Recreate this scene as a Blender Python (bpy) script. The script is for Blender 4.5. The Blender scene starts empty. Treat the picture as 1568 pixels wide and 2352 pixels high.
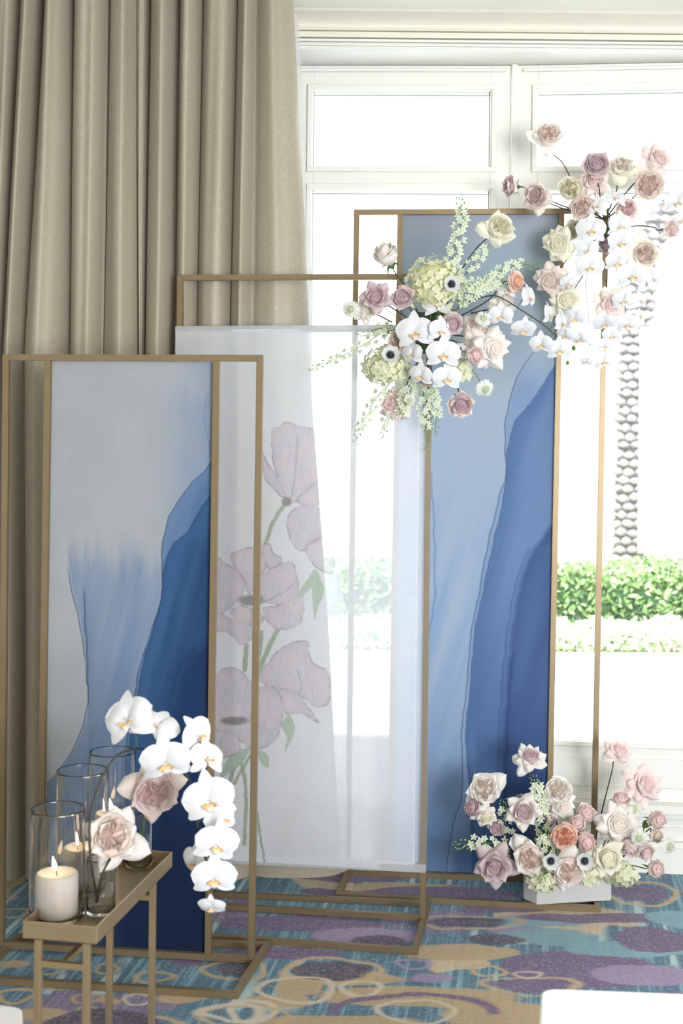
import bpy, bmesh, math, random
import numpy as np
from mathutils import Vector, Matrix, Quaternion, noise as mnoise
random.seed(11); rng = np.random.RandomState(5)
R = random.uniform
sc = bpy.context.scene
COL = sc.collection
# ------------------------------------------------------------------ camera
F = 3000.0; CX, CY = 784.0, 1000.0; ROLL = 0.010; EYE = 1.55
cam = bpy.data.cameras.new('camera'); camo = bpy.data.objects.new('camera', cam); COL.objects.link(camo)
cam.sensor_fit = 'VERTICAL'; cam.sensor_height = 36.0; cam.lens = 36.0 * F / 2352.0
cam.shift_y = -(1176.0 - CY) / 2352.0
cam.clip_start = 0.05; cam.clip_end = 500
camo.location = (0, 0, EYE)
camo.matrix_world = Matrix.Translation((0, 0, EYE)) @ Matrix.Rotation(math.pi/2, 4, 'X') @ Matrix.Rotation(ROLL, 4, 'Z')
cam.dof.use_dof = True; cam.dof.focus_distance = 4.15; cam.dof.aperture_fstop = 3.6
sc.camera = camo
# ------------------------------------------------------------------ light
w = bpy.data.worlds.new('sky'); sc.world = w; w.use_nodes = True
bg = w.node_tree.nodes['Background']; bg.inputs[0].default_value = (0.93, 0.97, 1.0, 1); bg.inputs[1].default_value = 4.6
def area(name, loc, rot, sx, sy, power, col=(1, 1, 1)):
    l = bpy.data.lights.new(name, 'AREA'); l.shape = 'RECTANGLE'; l.size = sx; l.size_y = sy; l.energy = power; l.color = col
    o = bpy.data.objects.new(name, l); COL.objects.link(o); o.location = loc; o.rotation_euler = rot; return o
area('room_fill_light', (2.7, -1.7, 1.55), (math.radians(90), 0, math.radians(27)), 3.4, 2.0, 390, (0.97, 0.985, 1.0))  # soft fill lamp added to brighten the room; no window is built here
sun = bpy.data.lights.new('sun', 'SUN'); sun.energy = 5.0; sun.angle = math.radians(2); sun.color = (1, .97, .92)
so = bpy.data.objects.new('sun', sun); COL.objects.link(so); so.rotation_euler = (math.radians(38), math.radians(-12), 0)
sc.view_settings.view_transform = 'Standard'; sc.view_settings.look = 'None'; sc.view_settings.gamma = 1.0
sc.view_settings.exposure = 0.30; sc.view_settings.use_curve_mapping = False
try:
    sc.cycles.use_denoising = True; sc.cycles.max_bounces = 10; sc.cycles.transparent_max_bounces = 24
    sc.cycles.diffuse_bounces = 5; sc.cycles.sample_clamp_indirect = 6
except Exception: pass
# ------------------------------------------------------------------ geometry of the view (pixel of the photo at a depth -> point)
def uv(px, py):
    dx, dy = px - CX, py - CY
    return dx + ROLL * dy, dy - ROLL * dx
def P(px, py, Y):
    u, v = uv(px, py); return Vector((u * Y / F, Y, EYE - v * Y / F))
def FL(px, py, z=0.0):
    u, v = uv(px, py); Y = (EYE - z) * F / v; return Vector((u * Y / F, Y, z))
# ------------------------------------------------------------------ helpers
def lin(c):
    c = c / 255.0; return c / 12.92 if c <= 0.04045 else ((c + 0.055) / 1.055) ** 2.4
def L3(r, g, b, k=1.0): return (min(1, lin(r) * k), min(1, lin(g) * k), min(1, lin(b) * k), 1)
def link(o, parent=None):
    COL.objects.link(o)
    if parent is not None: o.parent = parent
    return o
def mesh_obj(name, verts, faces, mat, parent=None, smooth=True, loc=None):
    me = bpy.data.meshes.new(name); me.from_pydata([tuple(v) for v in verts], [], faces); me.update()
    if smooth: me.polygons.foreach_set('use_smooth', [True] * len(me.polygons))
    if mat: me.materials.append(mat)
    o = bpy.data.objects.new(name, me); link(o, parent)
    if loc is not None: o.location = loc
    return o
def bm_obj(name, bm, mat, parent=None, smooth=False):
    me = bpy.data.meshes.new(name); bm.to_mesh(me); bm.free()
    if smooth: me.polygons.foreach_set('use_smooth', [True] * len(me.polygons))
    if mat: me.materials.append(mat)
    return link(bpy.data.objects.new(name, me), parent)
def share(name, me, parent, mat=None, mw=None):
    o = bpy.data.objects.new(name, me); link(o, parent)
    if mw is not None: o.matrix_basis = mw
    if mat is not None:
        o.material_slots[0].link = 'OBJECT'; o.material_slots[0].material = mat
    return o
def root(name, label, cat, loc=(0, 0, 0), group=None):
    o = bpy.data.objects.new(name, None); link(o); o.location = loc; o.empty_display_size = .02
    o['label'] = label; o['category'] = cat
    if group: o['group'] = group
    return o
def tag(o, label, cat, group=None):
    o['label'] = label; o['category'] = cat
    if group: o['group'] = group
    return o
def struct(o): o['kind'] = 'structure'; return o
def box_data(p0, p1):
    x0, y0, z0 = p0; x1, y1, z1 = p1
    v = [(x0,y0,z0),(x1,y0,z0),(x1,y1,z0),(x0,y1,z0),(x0,y0,z1),(x1,y0,z1),(x1,y1,z1),(x0,y1,z1)]
    return v, [(0,3,2,1),(4,5,6,7),(0,1,5,4),(1,2,6,5),(2,3,7,6),(3,0,4,7)]
def box(name, p0, p1, mat, parent=None, bev=0.0):
    v, f = box_data([min(a, b) for a, b in zip(p0, p1)], [max(a, b) for a, b in zip(p0, p1)])
    bm = bmesh.new(); vs = [bm.verts.new(q) for q in v]
    for q in f: bm.faces.new([vs[i] for i in q])
    if bev: bmesh.ops.bevel(bm, geom=bm.edges[:], offset=bev, segments=2, affect='EDGES', profile=.7)
    return bm_obj(name, bm, mat, parent)
def bar(name, a, b, w_, d_, mat, parent, fwd=(0, 1, 0), bev=0.0015):
    """square tube from a to b, w_ across, d_ in the fwd direction"""
    a, b = Vector(a), Vector(b); z = (b - a).normalized(); f = Vector(fwd); x = f.cross(z).normalized(); f = z.cross(x).normalized()
    bm = bmesh.new(); vs = []
    for q in (a, b):
        for sx, sy in ((-1,-1),(1,-1),(1,1),(-1,1)): vs.append(bm.verts.new(q + x * sx * w_/2 + f * sy * d_/2))
    for q in ((0,3,2,1),(4,5,6,7),(0,1,5,4),(1,2,6,5),(2,3,7,6),(3,0,4,7)): bm.faces.new([vs[i] for i in q])
    bmesh.ops.recalc_face_normals(bm, faces=bm.faces[:])
    if bev: bmesh.ops.bevel(bm, geom=bm.edges[:], offset=bev, segments=2, affect='EDGES')
    return bm_obj(name, bm, mat, parent)
def smooth_path(pts, n=6):
    pts = [Vector(p) for p in pts]
    if len(pts) < 3: 
        return [pts[0].lerp(pts[-1], i / n) for i in range(n + 1)]
    out = []
    q = [pts[0] * 2 - pts[1]] + pts + [pts[-1] * 2 - pts[-2]]
    for i in range(1, len(q) - 2):
        for k in range(n):
            t = k / n; a, b, c, d = q[i-1], q[i], q[i+1], q[i+2]
            out.append(.5 * ((2*b) + (c - a) * t + (2*a - 5*b + 4*c - d) * t*t + (3*b - a - 3*c + d) * t**3))
    out.append(pts[-1]); return out
def tube_data(path, r0, r1=None, n=6, V=None, Fc=None):
    V = [] if V is None else V; Fc = [] if Fc is None else Fc
    r1 = r0 if r1 is None else r1; base = len(V); m = len(path)
    for i, p in enumerate(path):
        t = (path[min(i+1, m-1)] - path[max(i-1, 0)]).normalized()
        a = t.orthogonal().normalized() if abs(t.y) > .9 else t.cross(Vector((0, 1, 0))).normalized(); b = t.cross(a)
        r = r0 + (r1 - r0) * i / max(1, m - 1)
        for k in range(n):
            g = 2 * math.pi * k / n; V.append(p + a * (r * math.cos(g)) + b * (r * math.sin(g)))
    for i in range(m - 1):
        for k in range(n):
            Fc.append((base+i*n+k, base+i*n+(k+1)%n, base+(i+1)*n+(k+1)%n, base+(i+1)*n+k))
    Fc.append(tuple(base + k for k in range(n))[::-1]); Fc.append(tuple(base + (m-1)*n + k for k in range(n)))
    return V, Fc
def lathe(name, prof, mat, parent=None, n=48, loc=(0,0,0), cap=False):
    V, Fc = [], []
    for r, z in prof:
        for k in range(n): g = 2*math.pi*k/n; V.append((r*math.cos(g), r*math.sin(g), z))
    m = len(prof)
    for i in range(m-1):
        for k in range(n): Fc.append((i*n+k, i*n+(k+1)%n, (i+1)*n+(k+1)%n, (i+1)*n+k))
    if cap: Fc.append(tuple(range(n))[::-1]); Fc.append(tuple((m-1)*n+k for k in range(n)))
    return mesh_obj(name, V, Fc, mat, parent, True, loc)
def axis_mat(loc, d, spin=0.0, s=1.0):
    d = Vector(d).normalized(); q = d.to_track_quat('Z', 'Y')
    return Matrix.Translation(loc) @ q.to_matrix().to_4x4() @ Matrix.Rotation(spin, 4, 'Z') @ Matrix.Scale(s, 4)
# ------------------------------------------------------------------ materials
MATS = {}
def nt(name):
    m = bpy.data.materials.new(name); m.use_nodes = True; t = m.node_tree; t.nodes.clear()
    out = t.nodes.new('ShaderNodeOutputMaterial'); MATS[name] = m
    return m, t, out
def N(t, kind, **kw):
    n = t.nodes.new(kind)
    for k, v in kw.items():
        if k.startswith('i_'):
            key = k[2:].replace('_', ' ')
            n.inputs[int(key) if key.isdigit() else key].default_value = v
        else: setattr(n, k, v)
    return n
def noise_node(t, scale, detail=3, rough=.6, map_scale=None, obj=True):
    tc = N(t, 'ShaderNodeTexCoord'); mp = N(t, 'ShaderNodeMapping')
    t.links.new(tc.outputs['Object'], mp.inputs[0])
    if map_scale: mp.inputs['Scale'].default_value = map_scale
    n = N(t, 'ShaderNodeTexNoise'); n.inputs['Scale'].default_value = scale; n.inputs['Detail'].default_value = detail; n.inputs['Roughness'].default_value = rough
    t.links.new(mp.outputs[0], n.inputs['Vector']); return n
def mixrgb(t, fac, a, b, mode='MIX'):
    n = N(t, 'ShaderNodeMix', data_type='RGBA', blend_type=mode)
    for i, s in ((0, fac), (6, a), (7, b)):
        if hasattr(s, 'links'): t.links.new(s, n.inputs[i])
        else: n.inputs[i].default_value = s
    return n.outputs[2]
def simple(name, col, rough=.5, metal=0.0, var=.08, vscale=30, bump=0.0, bscale=200, spec=.5):
    m, t, out = nt(name); b = N(t, 'ShaderNodeBsdfPrincipled')
    n = noise_node(t, vscale); c2 = tuple(min(1, x * (1 - var * 2)) for x in col[:3]) + (1,)
    t.links.new(mixrgb(t, n.outputs[0], col, c2), b.inputs['Base Color'])
    b.inputs['Roughness'].default_value = rough; b.inputs['Metallic'].default_value = metal; b.inputs['Specular IOR Level'].default_value = spec
    if bump:
        nb = noise_node(t, bscale); bp = N(t, 'ShaderNodeBump'); bp.inputs['Strength'].default_value = bump; bp.inputs['Distance'].default_value = .002
        t.links.new(nb.outputs[0], bp.inputs['Height']); t.links.new(bp.outputs[0], b.inputs['Normal'])
    t.links.new(b.outputs[0], out.inputs[0]); return m
GOLD = simple('brushed_gold', (0.29, 0.215, 0.125, 1), .40, .5, .12, 14)
GOLD2 = simple('champagne_metal', (0.50, 0.385, 0.235, 1), .36, .75, .08, 14)
WHITE = simple('white_paint', (0.80, 0.80, 0.77, 1), .45, 0, .02, 3)
CREAM = simple('cream_paint', (0.78, 0.75, 0.66, 1), .55, 0, .03, 3)
LAQ = simple('white_lacquer', (0.88, 0.88, 0.88, 1), .3, 0, .01, 3)
BOXM = simple('pale_stone_grey', (0.55, 0.55, 0.58, 1), .7, 0, .05, 40, .3, 400)
WAX = None
def petal_mat(name, c_in, c_out, base=None, trans=.30):
    m, t, out = nt(name)
    at = N(t, 'ShaderNodeAttribute', attribute_name='t')
    cr = N(t, 'ShaderNodeValToRGB'); e = cr.color_ramp.elements
    e[0].position = 0.0; e[0].color = c_in; e[1].position = 1.0; e[1].color = c_out
    mid = cr.color_ramp.elements.new(.5); mid.color = tuple(.35 * a + .65 * b for a, b in zip(c_in, c_out))
    if base:
        q = cr.color_ramp.elements.new(.02); q.color = c_in; cr.color_ramp.elements[0].color = base
    t.links.new(at.outputs['Fac'], cr.inputs[0])
    n = noise_node(t, 2.2, 3, .6); col = mixrgb(t, n.outputs[0], (1, 1, 1, 1), (.95, .94, .93, 1))
    c = mixrgb(t, 1.0, cr.outputs[0], col, 'MULTIPLY')
    d = N(t, 'ShaderNodeBsdfPrincipled'); d.inputs['Roughness'].default_value = .6; d.inputs['Specular IOR Level'].default_value = .25
    tr = N(t, 'ShaderNodeBsdfTranslucent'); mx = N(t, 'ShaderNodeMixShader'); mx.inputs[0].default_value = trans
    t.links.new(c, d.inputs['Base Color']); t.links.new(c, tr.inputs[0])
    t.links.new(d.outputs[0], mx.inputs[1]); t.links.new(tr.outputs[0], mx.inputs[2]); t.links.new(mx.outputs[0], out.inputs[0])
    return m
PM = {
 'mauve': petal_mat('mauve_petal', L3(190,158,169), L3(224,206,210)),
 'blush': petal_mat('blush_petal', L3(246,227,217), L3(245,234,229), trans=.36),
 'pink': petal_mat('pink_petal', L3(240,210,210), L3(246,232,231)),
 'peach': petal_mat('peach_petal', L3(243,180,148), L3(244,218,207)),
 'ivory': petal_mat('ivory_petal', L3(240,235,208), L3(243,241,228)),
 'white': petal_mat('white_petal', L3(246,234,224), L3(247,244,242)),
 'orchid': petal_mat('orchid_petal', L3(226,227,232), L3(227,229,235), trans=.14),
 'lip': petal_mat('orchid_lip', L3(232,176,52), L3(240,240,236), trans=.2),
 'hydr': petal_mat('hydrangea_petal', L3(226,230,178), L3(238,240,222)),
 'lark': petal_mat('larkspur_petal', L3(165,188,110), L3(234,240,226)),
 'anem': petal_mat('anemone_petal', L3(205,212,208), L3(238,240,242)),
 'hydc': petal_mat('hydrangea_core', L3(236,238,190), L3(236,238,190)),
 'scab': petal_mat('scabiosa_petal', L3(210,218,195), L3(236,240,238)),
 'greenbud': petal_mat('green_bud', L3(110,150,70), L3(175,200,132)),
}
STEM_D = simple('dark_stem', L3(62,58,48), .6)
STEM_G = simple('green_stem', L3(88,118,62), .6)
LEAF = simple('leaf_green', L3(86,112,66), .55)
BLACK = simple('anemone_black', (.012, .014, .03, 1), .8)
FOAM = simple('floral_foam', L3(80,105,70), .9)
# ------------------------------------------------------------------ noise in numpy
_lat = rng.rand(256, 256)
def vn(x, y):
    xi = np.floor(x).astype(int); yi = np.floor(y).astype(int); fx = x - xi; fy = y - yi
    fx = fx*fx*(3-2*fx); fy = fy*fy*(3-2*fy); a = lambda i, j: _lat[(xi+i) % 256, (yi+j) % 256]
    return (a(0,0)*(1-fx)+a(1,0)*fx)*(1-fy) + (a(0,1)*(1-fx)+a(1,1)*fx)*fy
def fbm(x, y, o=4):
    s = 0; k = .5; tot = 0
    for i in range(o): s = s + k * vn(x * 2**i + 17*i, y * 2**i + 31*i); tot += k; k *= .5
    return s / tot
def sst(a, b, x):
    t = np.clip((x - a) / (b - a), 0, 1); return t*t*(3-2*t)
def C(r, g, b): return np.array([lin(r), lin(g), lin(b)])
def mixc(a, b, t): return a + (b - a) * t[..., None]
def grid_obj(name, fpos, nx, ny, fcol, mat, parent=None, alpha=None):
    s, t = np.meshgrid(np.linspace(0, 1, nx), np.linspace(0, 1, ny)); pos = fpos(s, t).reshape(-1, 3)
    i = np.arange((nx-1)*(ny-1)); r = i // (nx-1); c = i % (nx-1); a = r*nx + c
    quads = np.stack([a, a+1, a+nx+1, a+nx], 1)
    me = bpy.data.meshes.new(name); me.vertices.add(nx*ny); me.vertices.foreach_set('co', pos.astype('f').ravel())
    me.loops.add(quads.size); me.loops.foreach_set('vertex_index', quads.ravel().astype('i'))
    me.polygons.add(len(quads)); me.polygons.foreach_set('loop_start', np.arange(0, quads.size, 4, dtype='i'))
    me.polygons.foreach_set('use_smooth', np.ones(len(quads), bool)); me.update(); me.validate()
    if fcol is not None:
        col = fcol(s, t); rgba = np.ones((nx*ny, 4), 'f'); rgba[:, :col.shape[-1]] = col.reshape(nx*ny, -1)
        at = me.color_attributes.new('paint', 'FLOAT_COLOR', 'POINT'); at.data.foreach_set('color', rgba.ravel())
    me.materials.append(mat); o = bpy.data.objects.new(name, me); return link(o, parent)
# ------------------------------------------------------------------ carpet
def carpet_mat():
    m, t, out = nt('patterned_carpet'); b = N(t, 'ShaderNodeBsdfPrincipled'); at = N(t, 'ShaderNodeAttribute', attribute_name='paint')
    n = noise_node(t, 900, 2, .7); n2 = noise_node(t, 160, 3, .7)
    c = mixrgb(t, n2.outputs[0], (1.12, 1.12, 1.12, 1), (.82, .82, .82, 1)); c2 = mixrgb(t, 1.0, at.outputs['Color'], c, 'MULTIPLY')
    t.links.new(c2, b.inputs['Base Color']); b.inputs['Roughness'].default_value = .8; b.inputs['Specular IOR Level'].default_value = .6
    b.inputs['Sheen Weight'].default_value = .22; b.inputs['Sheen Roughness'].default_value = .35
    bp = N(t, 'ShaderNodeBump'); bp.inputs['Strength'].default_value = .5; bp.inputs['Distance'].default_value = .003
    t.links.new(n.outputs[0], bp.inputs['Height']); t.links.new(bp.outputs[0], b.inputs['Normal']); t.links.new(b.outputs[0], out.inputs[0]); return m
TEAL, AQUA, LAQU, PURP, DPUR, LAV, TAN, CRM = C(48,104,136), C(112,160,180), C(186,212,214), C(98,74,122), C(58,44,80), C(148,128,168), C(184,157,116), C(210,196,178)
# (px, py, rx, ry, kind)  ellipses of the weave; kinds: p purple, d dark purple, t tan, c cream, l lavender, a aqua, R* = ring of that colour (inner ratio)
ELL = [(1060,2185,130,20,'t'),(780,2250,150,16,'t'),(960,2290,230,22,'t'),(1150,2330,140,34,'t'),(790,2350,200,20,'t'),(930,2040,130,12,'t'),(640,2300,80,16,'t'),(1390,2195,90,10,'l'),(1180,2135,70,8,'l'),(1500,2190,60,8,'c'),(1320,2165,90,10,'a'),(90,2330,60,14,'t'),(250,2300,30,8,'t'),(420,2290,60,10,'t'),
 (1331,2226,185,44,'p'),(1000,2053,190,16,'p'),(811,2017,130,11,'p'),(1480,2240,120,24,'l'),(1250,2150,120,14,'a'),(1450,2180,160,20,'a'),(1200,2120,140,12,'a'),
 (700,2122,190,20,'p'),(840,2150,130,20,'l'),(870,2165,70,18,'d'),(1074,2118,92,12,'d'),(1074,2118,128,17,'Rt'),(1138,2155,64,11,'d'),(640,2190,150,14,'p'),
 (1466,2049,66,20,'p'),(1466,2049,92,30,'Rt'),(1500,2160,90,30,'p'),(1380,2110,190,12,'p'),
 (759,2229,92,22,'d'),(759,2229,116,31,'Rt'),(1219,2264,98,15,'p'),(1219,2264,120,22,'Rt'),(1212,2237,24,5,'p'),(1212,2237,36,9,'Rc'),
 (682,2271,60,18,'t'),(682,2271,98,32,'Rc'),(827,2271,46,20,'Rc'),(952,2213,46,14,'Rl'),(1116,2229,46,14,'Rt'),(991,2247,52,10,'l'),
 (958,2322,96,28,'Rc'),(958,2330,200,52,'Ap'),(579,2322,60,28,'Rc'),(560,2340,110,30,'Rt'),
 (118,2223,34,15,'Rt'),(246,2225,30,13,'Rt'),(351,2246,52,13,'Rt'),(543,2229,52,16,'d'),(543,2229,80,25,'Rt'),(429,2213,42,9,'p'),(318,2293,36,13,'Rc'),
 (196,2295,40,12,'Rt'),(535,2327,82,22,'Rc'),(196,2322,28,10,'Rt'),(347,2348,80,18,'Rt'),(40,2287,46,20,'Rt'),(30,2215,40,10,'t'),(120,2265,40,10,'Rt'),
 (620,2060,60,8,'Rt'),(760,2050,70,9,'p'),(1560,2300,100,20,'p'),(1150,2090,100,8,'p'),(1560,2110,80,20,'a'),(30,2100,40,12,'Rt'),(150,2130,60,10,'d')]
KC = {'p': PURP, 'd': DPUR, 't': TAN, 'c': CRM, 'l': LAV, 'a': AQUA}
ells = []
for px, py, rx, ry, k in ELL:
    c = FL(px, py); ells.append((c.x, c.y, rx*c.y/F, ry*c.y**2/(F*EYE), k))
for i in range(420):
    x, y = R(-3, 3), R(-3.5, 5)
    if 3.35 < y < 4.9 and -1.6 < x < 1.5: continue
    r = R(.03, .16); ells.append((x, y, r*R(.8, 1.6), r*R(.8, 1.4), random.choice(['p','d','t','Rt','Rc','Rt','Rc','l','a'])))
def carpet_col(X, Y):
    wx = X + .03*(fbm(X*9, Y*9)-.5); wy = Y + .05*(fbm(X*9+50, Y*9)-.5)
    sx = X - .15*Y
    st = .55*vn(sx*300, Y*5) + .45*vn(sx*90+9, Y*3)
    base = mixc(TEAL, AQUA, sst(.45, .8, st)); base = base * (0.8 + .4*st)[..., None]
    big = fbm(X*2.6+3, Y*2.6+8, 3)
    base = mixc(base, LAQU, sst(.7, .82, vn(sx*38+5, Y*2.2)) * sst(.4, .7, vn(X*7+30, Y*9)) * .8)
    base = mixc(base, mixc(TAN, CRM, st), sst(.60, .63, big))
    purp = sst(.60, .64, fbm(X*3.1+40, Y*3.1+2, 3)); base = mixc(base, mixc(PURP, LAV, st*.8), purp*.8)
    col = base
    for cx, cy, rx, ry, k in ells:
        d = np.sqrt(((wx-cx)/rx)**2 + ((wy-cy)/ry)**2); e = .012/min(rx, ry)*.5
        if k[0] in 'RA':
            inner = .70 if rx < .1 else .84
            d = d + .07*np.sin(np.arctan2((wy-cy)/ry, (wx-cx)/rx)*3+cx*40); mk = sst(1+e, 1-e, d) * sst(inner-e, inner+e, d); cc = KC[k[1]] if k[1] != 'c' else CRM
            if k[0] == 'A': mk = mk * sst(-.01, .02, wy-cy)
            if k[1] in 'tl': cc = KC[k[1]] * 1.1
        else: mk = sst(1+e, 1-e, d); cc = KC[k]
        sp = fbm(X*120, Y*120, 2)
        tex = (.86 + .28*(.5*st + .5*sp))
        col = mixc(col, cc * tex[..., None], mk * .93)
    fleck = sst(.62, .70, fbm(X*210+7, Y*210, 2)); col = mixc(col, CRM, fleck*.25)
    return np.clip(col * 1.0, 0, 1)
CARPET = carpet_mat()
# perspective-friendly dense grid for what the camera sees, coarse one around it, one floor object
def fine_pos(s, t):
    Y = 1/(1/3.30 + (1/4.95 - 1/3.30)*t); X = -1.75 + 3.3*s; return np.stack([X, Y, np.zeros_like(X)], -1)
def both(fp): 
    return lambda s, t: carpet_col(fp(s, t)[..., 0], fp(s, t)[..., 1])
struct(grid_obj('floor', fine_pos, 860, 400, both(fine_pos), CARPET))
for k, (x0, x1, y0, y1) in enumerate([(-3.2, 3.3, -3.6, 3.30), (-3.2, -1.75, 3.30, 4.95), (1.55, 3.3, 3.30, 4.95)]):
    fp = lambda s, t, a=(x0, x1, y0, y1): np.stack([a[0]+(a[1]-a[0])*s, a[2]+(a[3]-a[2])*t, np.zeros_like(s)], -1)
    struct(grid_obj('floor', fp, 120, 120, both(fp), CARPET))
# ------------------------------------------------------------------ room
XC = 0.62
def wallY(X): return 4.74 + (.034*(XC-X) if X < XC else -.104*(X-XC))
def wall_pt(X, dep, z): return (X, wallY(X) - dep, z)
def wbox(name, X0, X1, z0, z1, d0, d1, mat, parent=None, bev=.002):
    """box lying along the bay wall, d0..d1 in front of the glass plane"""
    seg = [(X0, X1)] if not (X0 < XC < X1) else [(X0, XC), (XC, X1)]
    bm = bmesh.new()
    for a, b in seg:
        vs = []
        for z in (z0, z1):
            for X, d in ((a, d1), (b, d1), (b, d0), (a, d0)): vs.append(bm.verts.new(wall_pt(X, d, z)))
        for q in ((0,3,2,1),(4,5,6,7),(0,1,5,4),(1,2,6,5),(2,3,7,6),(3,0,4,7)): bm.faces.new([vs[i] for i in q])
    bmesh.ops.recalc_face_normals(bm, faces=bm.faces[:])
    if bev and len(seg) == 1: bmesh.ops.bevel(bm, geom=bm.edges[:], offset=bev, segments=1, affect='EDGES')
    return bm_obj(name, bm, mat, parent)
ZT, ZTB, ZL, ZLB, ZS = 2.80, 2.528, 2.441, .465, .252
GX = [(-.114, .527), (.697, 1.335)]
# solid wall left and right, header, breast below the sill
struct(wbox('wall_back', -3.2, -.26, 0, 3.02, -.12, 0, CREAM)); struct(wbox('wall_back', 1.50, 3.3, 0, 3.02, -.12, .0, WHITE))
struct(wbox('wall_back', -.26, 1.50, 2.893, 3.02, -.12, 0, WHITE)); struct(wbox('wall_back', -.26, 1.50, 0, ZS-.01, -.12, 0, WHITE))
# header in front of the window recess, with its mouldings
yh = 4.56
def hbox(n, y0, z0, z1, mat, y1=4.80, kind=True):
    o = box(n, (-3.2, y0, z0), (3.3, y1, z1), mat, None, .003); return struct(o)
hbox('wall_header', yh, 2.895, 3.3, WHITE)
for dz, dy, h in ((2.897, .004, .006), (2.909, .010, .006), (2.921, .018, .008)): hbox('trim_1', yh-dy, dz, dz+h, WHITE, yh)
hbox('trim_2', yh-.022, 2.934, 2.954, CREAM, yh)
def cove():
    V, Fc = [], []; prof = [(yh-.030, 2.956), (yh-.036, 2.964)]
    for k in range(9):
        a = k/8*math.pi/2; prof.append((yh-.036-.07*(1-math.cos(a)), 2.968+.030*math.sin(a)))
    prof += [(yh-.118, 3.004), (yh, 3.004), (yh, 2.956)]
    for x in (-3.2, 3.3):
        for y, z in prof: V.append((x, y, z))
    n = len(prof)
    for i in range(n): Fc.append((i, (i+1) % n, n+(i+1) % n, n+i))
    return mesh_obj('trim_3', V, Fc, CREAM, None, False)
struct(cove())
struct(box('ceiling', (-3.2, -3.6, 3.004), (3.3, yh, 3.15), CREAM))
struct(box('wall_left', (-3.3, -3.6, 0), (-3.2, 4.9, 3.1), CREAM)); struct(box('wall_right', (3.3, -3.6, 0), (3.4, 4.6, 3.1), CREAM))
struct(box('wall_front', (-3.2, -3.7, 0), (3.3, -3.6, 3.1), CREAM))
struct(box('baseboard_back', (-3.2, 4.80, 0), (-.3, 4.82, .12), WHITE))
def glass_thin(name, tint=(1, 1, 1, 1), rough=0.0, gl=1.0, edge=.75, base=.05, power=3.0):
    m, t, out = nt(name); tr = N(t, 'ShaderNodeBsdfTransparent'); tr.inputs[0].default_value = tint
    g = N(t, 'ShaderNodeBsdfGlossy'); g.inputs['Roughness'].default_value = rough; lw_ = N(t, 'ShaderNodeLayerWeight'); lw_.inputs[0].default_value = .5
    pw_ = N(t, 'ShaderNodeMath', operation='POWER'); pw_.inputs[1].default_value = power; mr = N(t, 'ShaderNodeMapRange'); mr.inputs[3].default_value = base*gl; mr.inputs[4].default_value = edge*gl
    n = noise_node(t, 4, 2); ml = N(t, 'ShaderNodeMath', operation='MULTIPLY'); mn = N(t, 'ShaderNodeMapRange'); mn.inputs[3].default_value = .9; mn.inputs[4].default_value = 1.1
    t.links.new(n.outputs[0], mn.inputs[0]); t.links.new(lw_.outputs['Facing'], pw_.inputs[0]); t.links.new(pw_.outputs[0], mr.inputs[0]); t.links.new(mr.outputs[0], ml.inputs[0]); t.links.new(mn.outputs[0], ml.inputs[1])
    mx = N(t, 'ShaderNodeMixShader'); t.links.new(ml.outputs[0], mx.inputs[0]); t.links.new(tr.outputs[0], mx.inputs[1]); t.links.new(g.outputs[0], mx.inputs[2]); t.links.new(mx.outputs[0], out.inputs[0]); return m
PANE = glass_thin('window_glass', (.97, .99, .99, 1), gl=.6)
SEAL = simple('grey_seal', L3(150,155,158), .6)
for wi, (gx0, gx1) in enumerate(GX):
    f0, f1 = gx0 - .13 if wi == 0 else gx0 - .075, gx1 + .075 if wi == 0 else gx1 + .13
    wn = bpy.data.objects.new('window_%d' % (wi+1), None); link(wn); wn['kind'] = 'structure'; wn['label'] = ('white framed garden window with transom above, behind the sheer panel', 'white framed garden window at the right, palm trunk seen through it')[wi]
    D0, D1 = -.03, .02
    for nm, a, b, z0, z1 in (('frame_stile', f0, gx0, ZS, 2.893), ('frame_stile', gx1, f1, ZS, 2.893), ('frame_rail', gx0, gx1, ZT, 2.893), ('frame_rail', gx0, gx1, ZL, ZTB), ('frame_rail', gx0, gx1, ZS, ZLB)):
        wbox(nm, a, b, z0, z1, D0, D1, WHITE, wn)
    for z0, z1 in ((ZTB, ZT), (ZLB, ZL)):     # raised bead round each pane
        o_ = .022
        for a, b, c, d in ((gx0-o_, gx1+o_, z1+.004, z1+o_), (gx0-o_, gx1+o_, z0-o_, z0-.004), (gx0-o_, gx0-.004, z0-.004, z1+.004), (gx1+.004, gx1+o_, z0-.004, z1+.004)):
            wbox('glazing_bead', a, b, c, d, D1, D1+.010, WHITE, wn)
        wbox('rubber_seal', gx0, gx0+.003, z0, z1, -.012, .0, SEAL, wn, 0); wbox('rubber_seal', gx1-.003, gx1, z0, z1, -.012, .0, SEAL, wn, 0)
        wbox('rubber_seal', gx0, gx1, z1-.011, z1-.008, -.012, .0, SEAL, wn, 0)
        wbox('pane', gx0, gx1, z0, z1, -.012, -.006, PANE, wn, 0)
    wbox('frame_panel', gx0+.03, gx1-.03, ZS+.05, ZLB-.06, D1, D1+.008, WHITE, wn)
    wbox('frame_top_bead', f0+.02, f1-.02, 2.868, 2.880, D1, D1+.012, WHITE, wn)
struct(wbox('trim_4', .602, .622, ZS, 2.893, .02, .035, WHITE)); 
for z0, z1, d in ((ZS-.028, ZS, .07), (ZS-.05, ZS-.028, .045)): struct(wbox('trim_5', -.26, 1.5, z0, z1, 0, d, WHITE))
for z0, z1, d in ((0, .09, .03), (.09, .11, .022), (.15, .158, .008)): struct(wbox('baseboard_right', -.26, 2.2, z0, z1, 0, d, WHITE))
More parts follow.
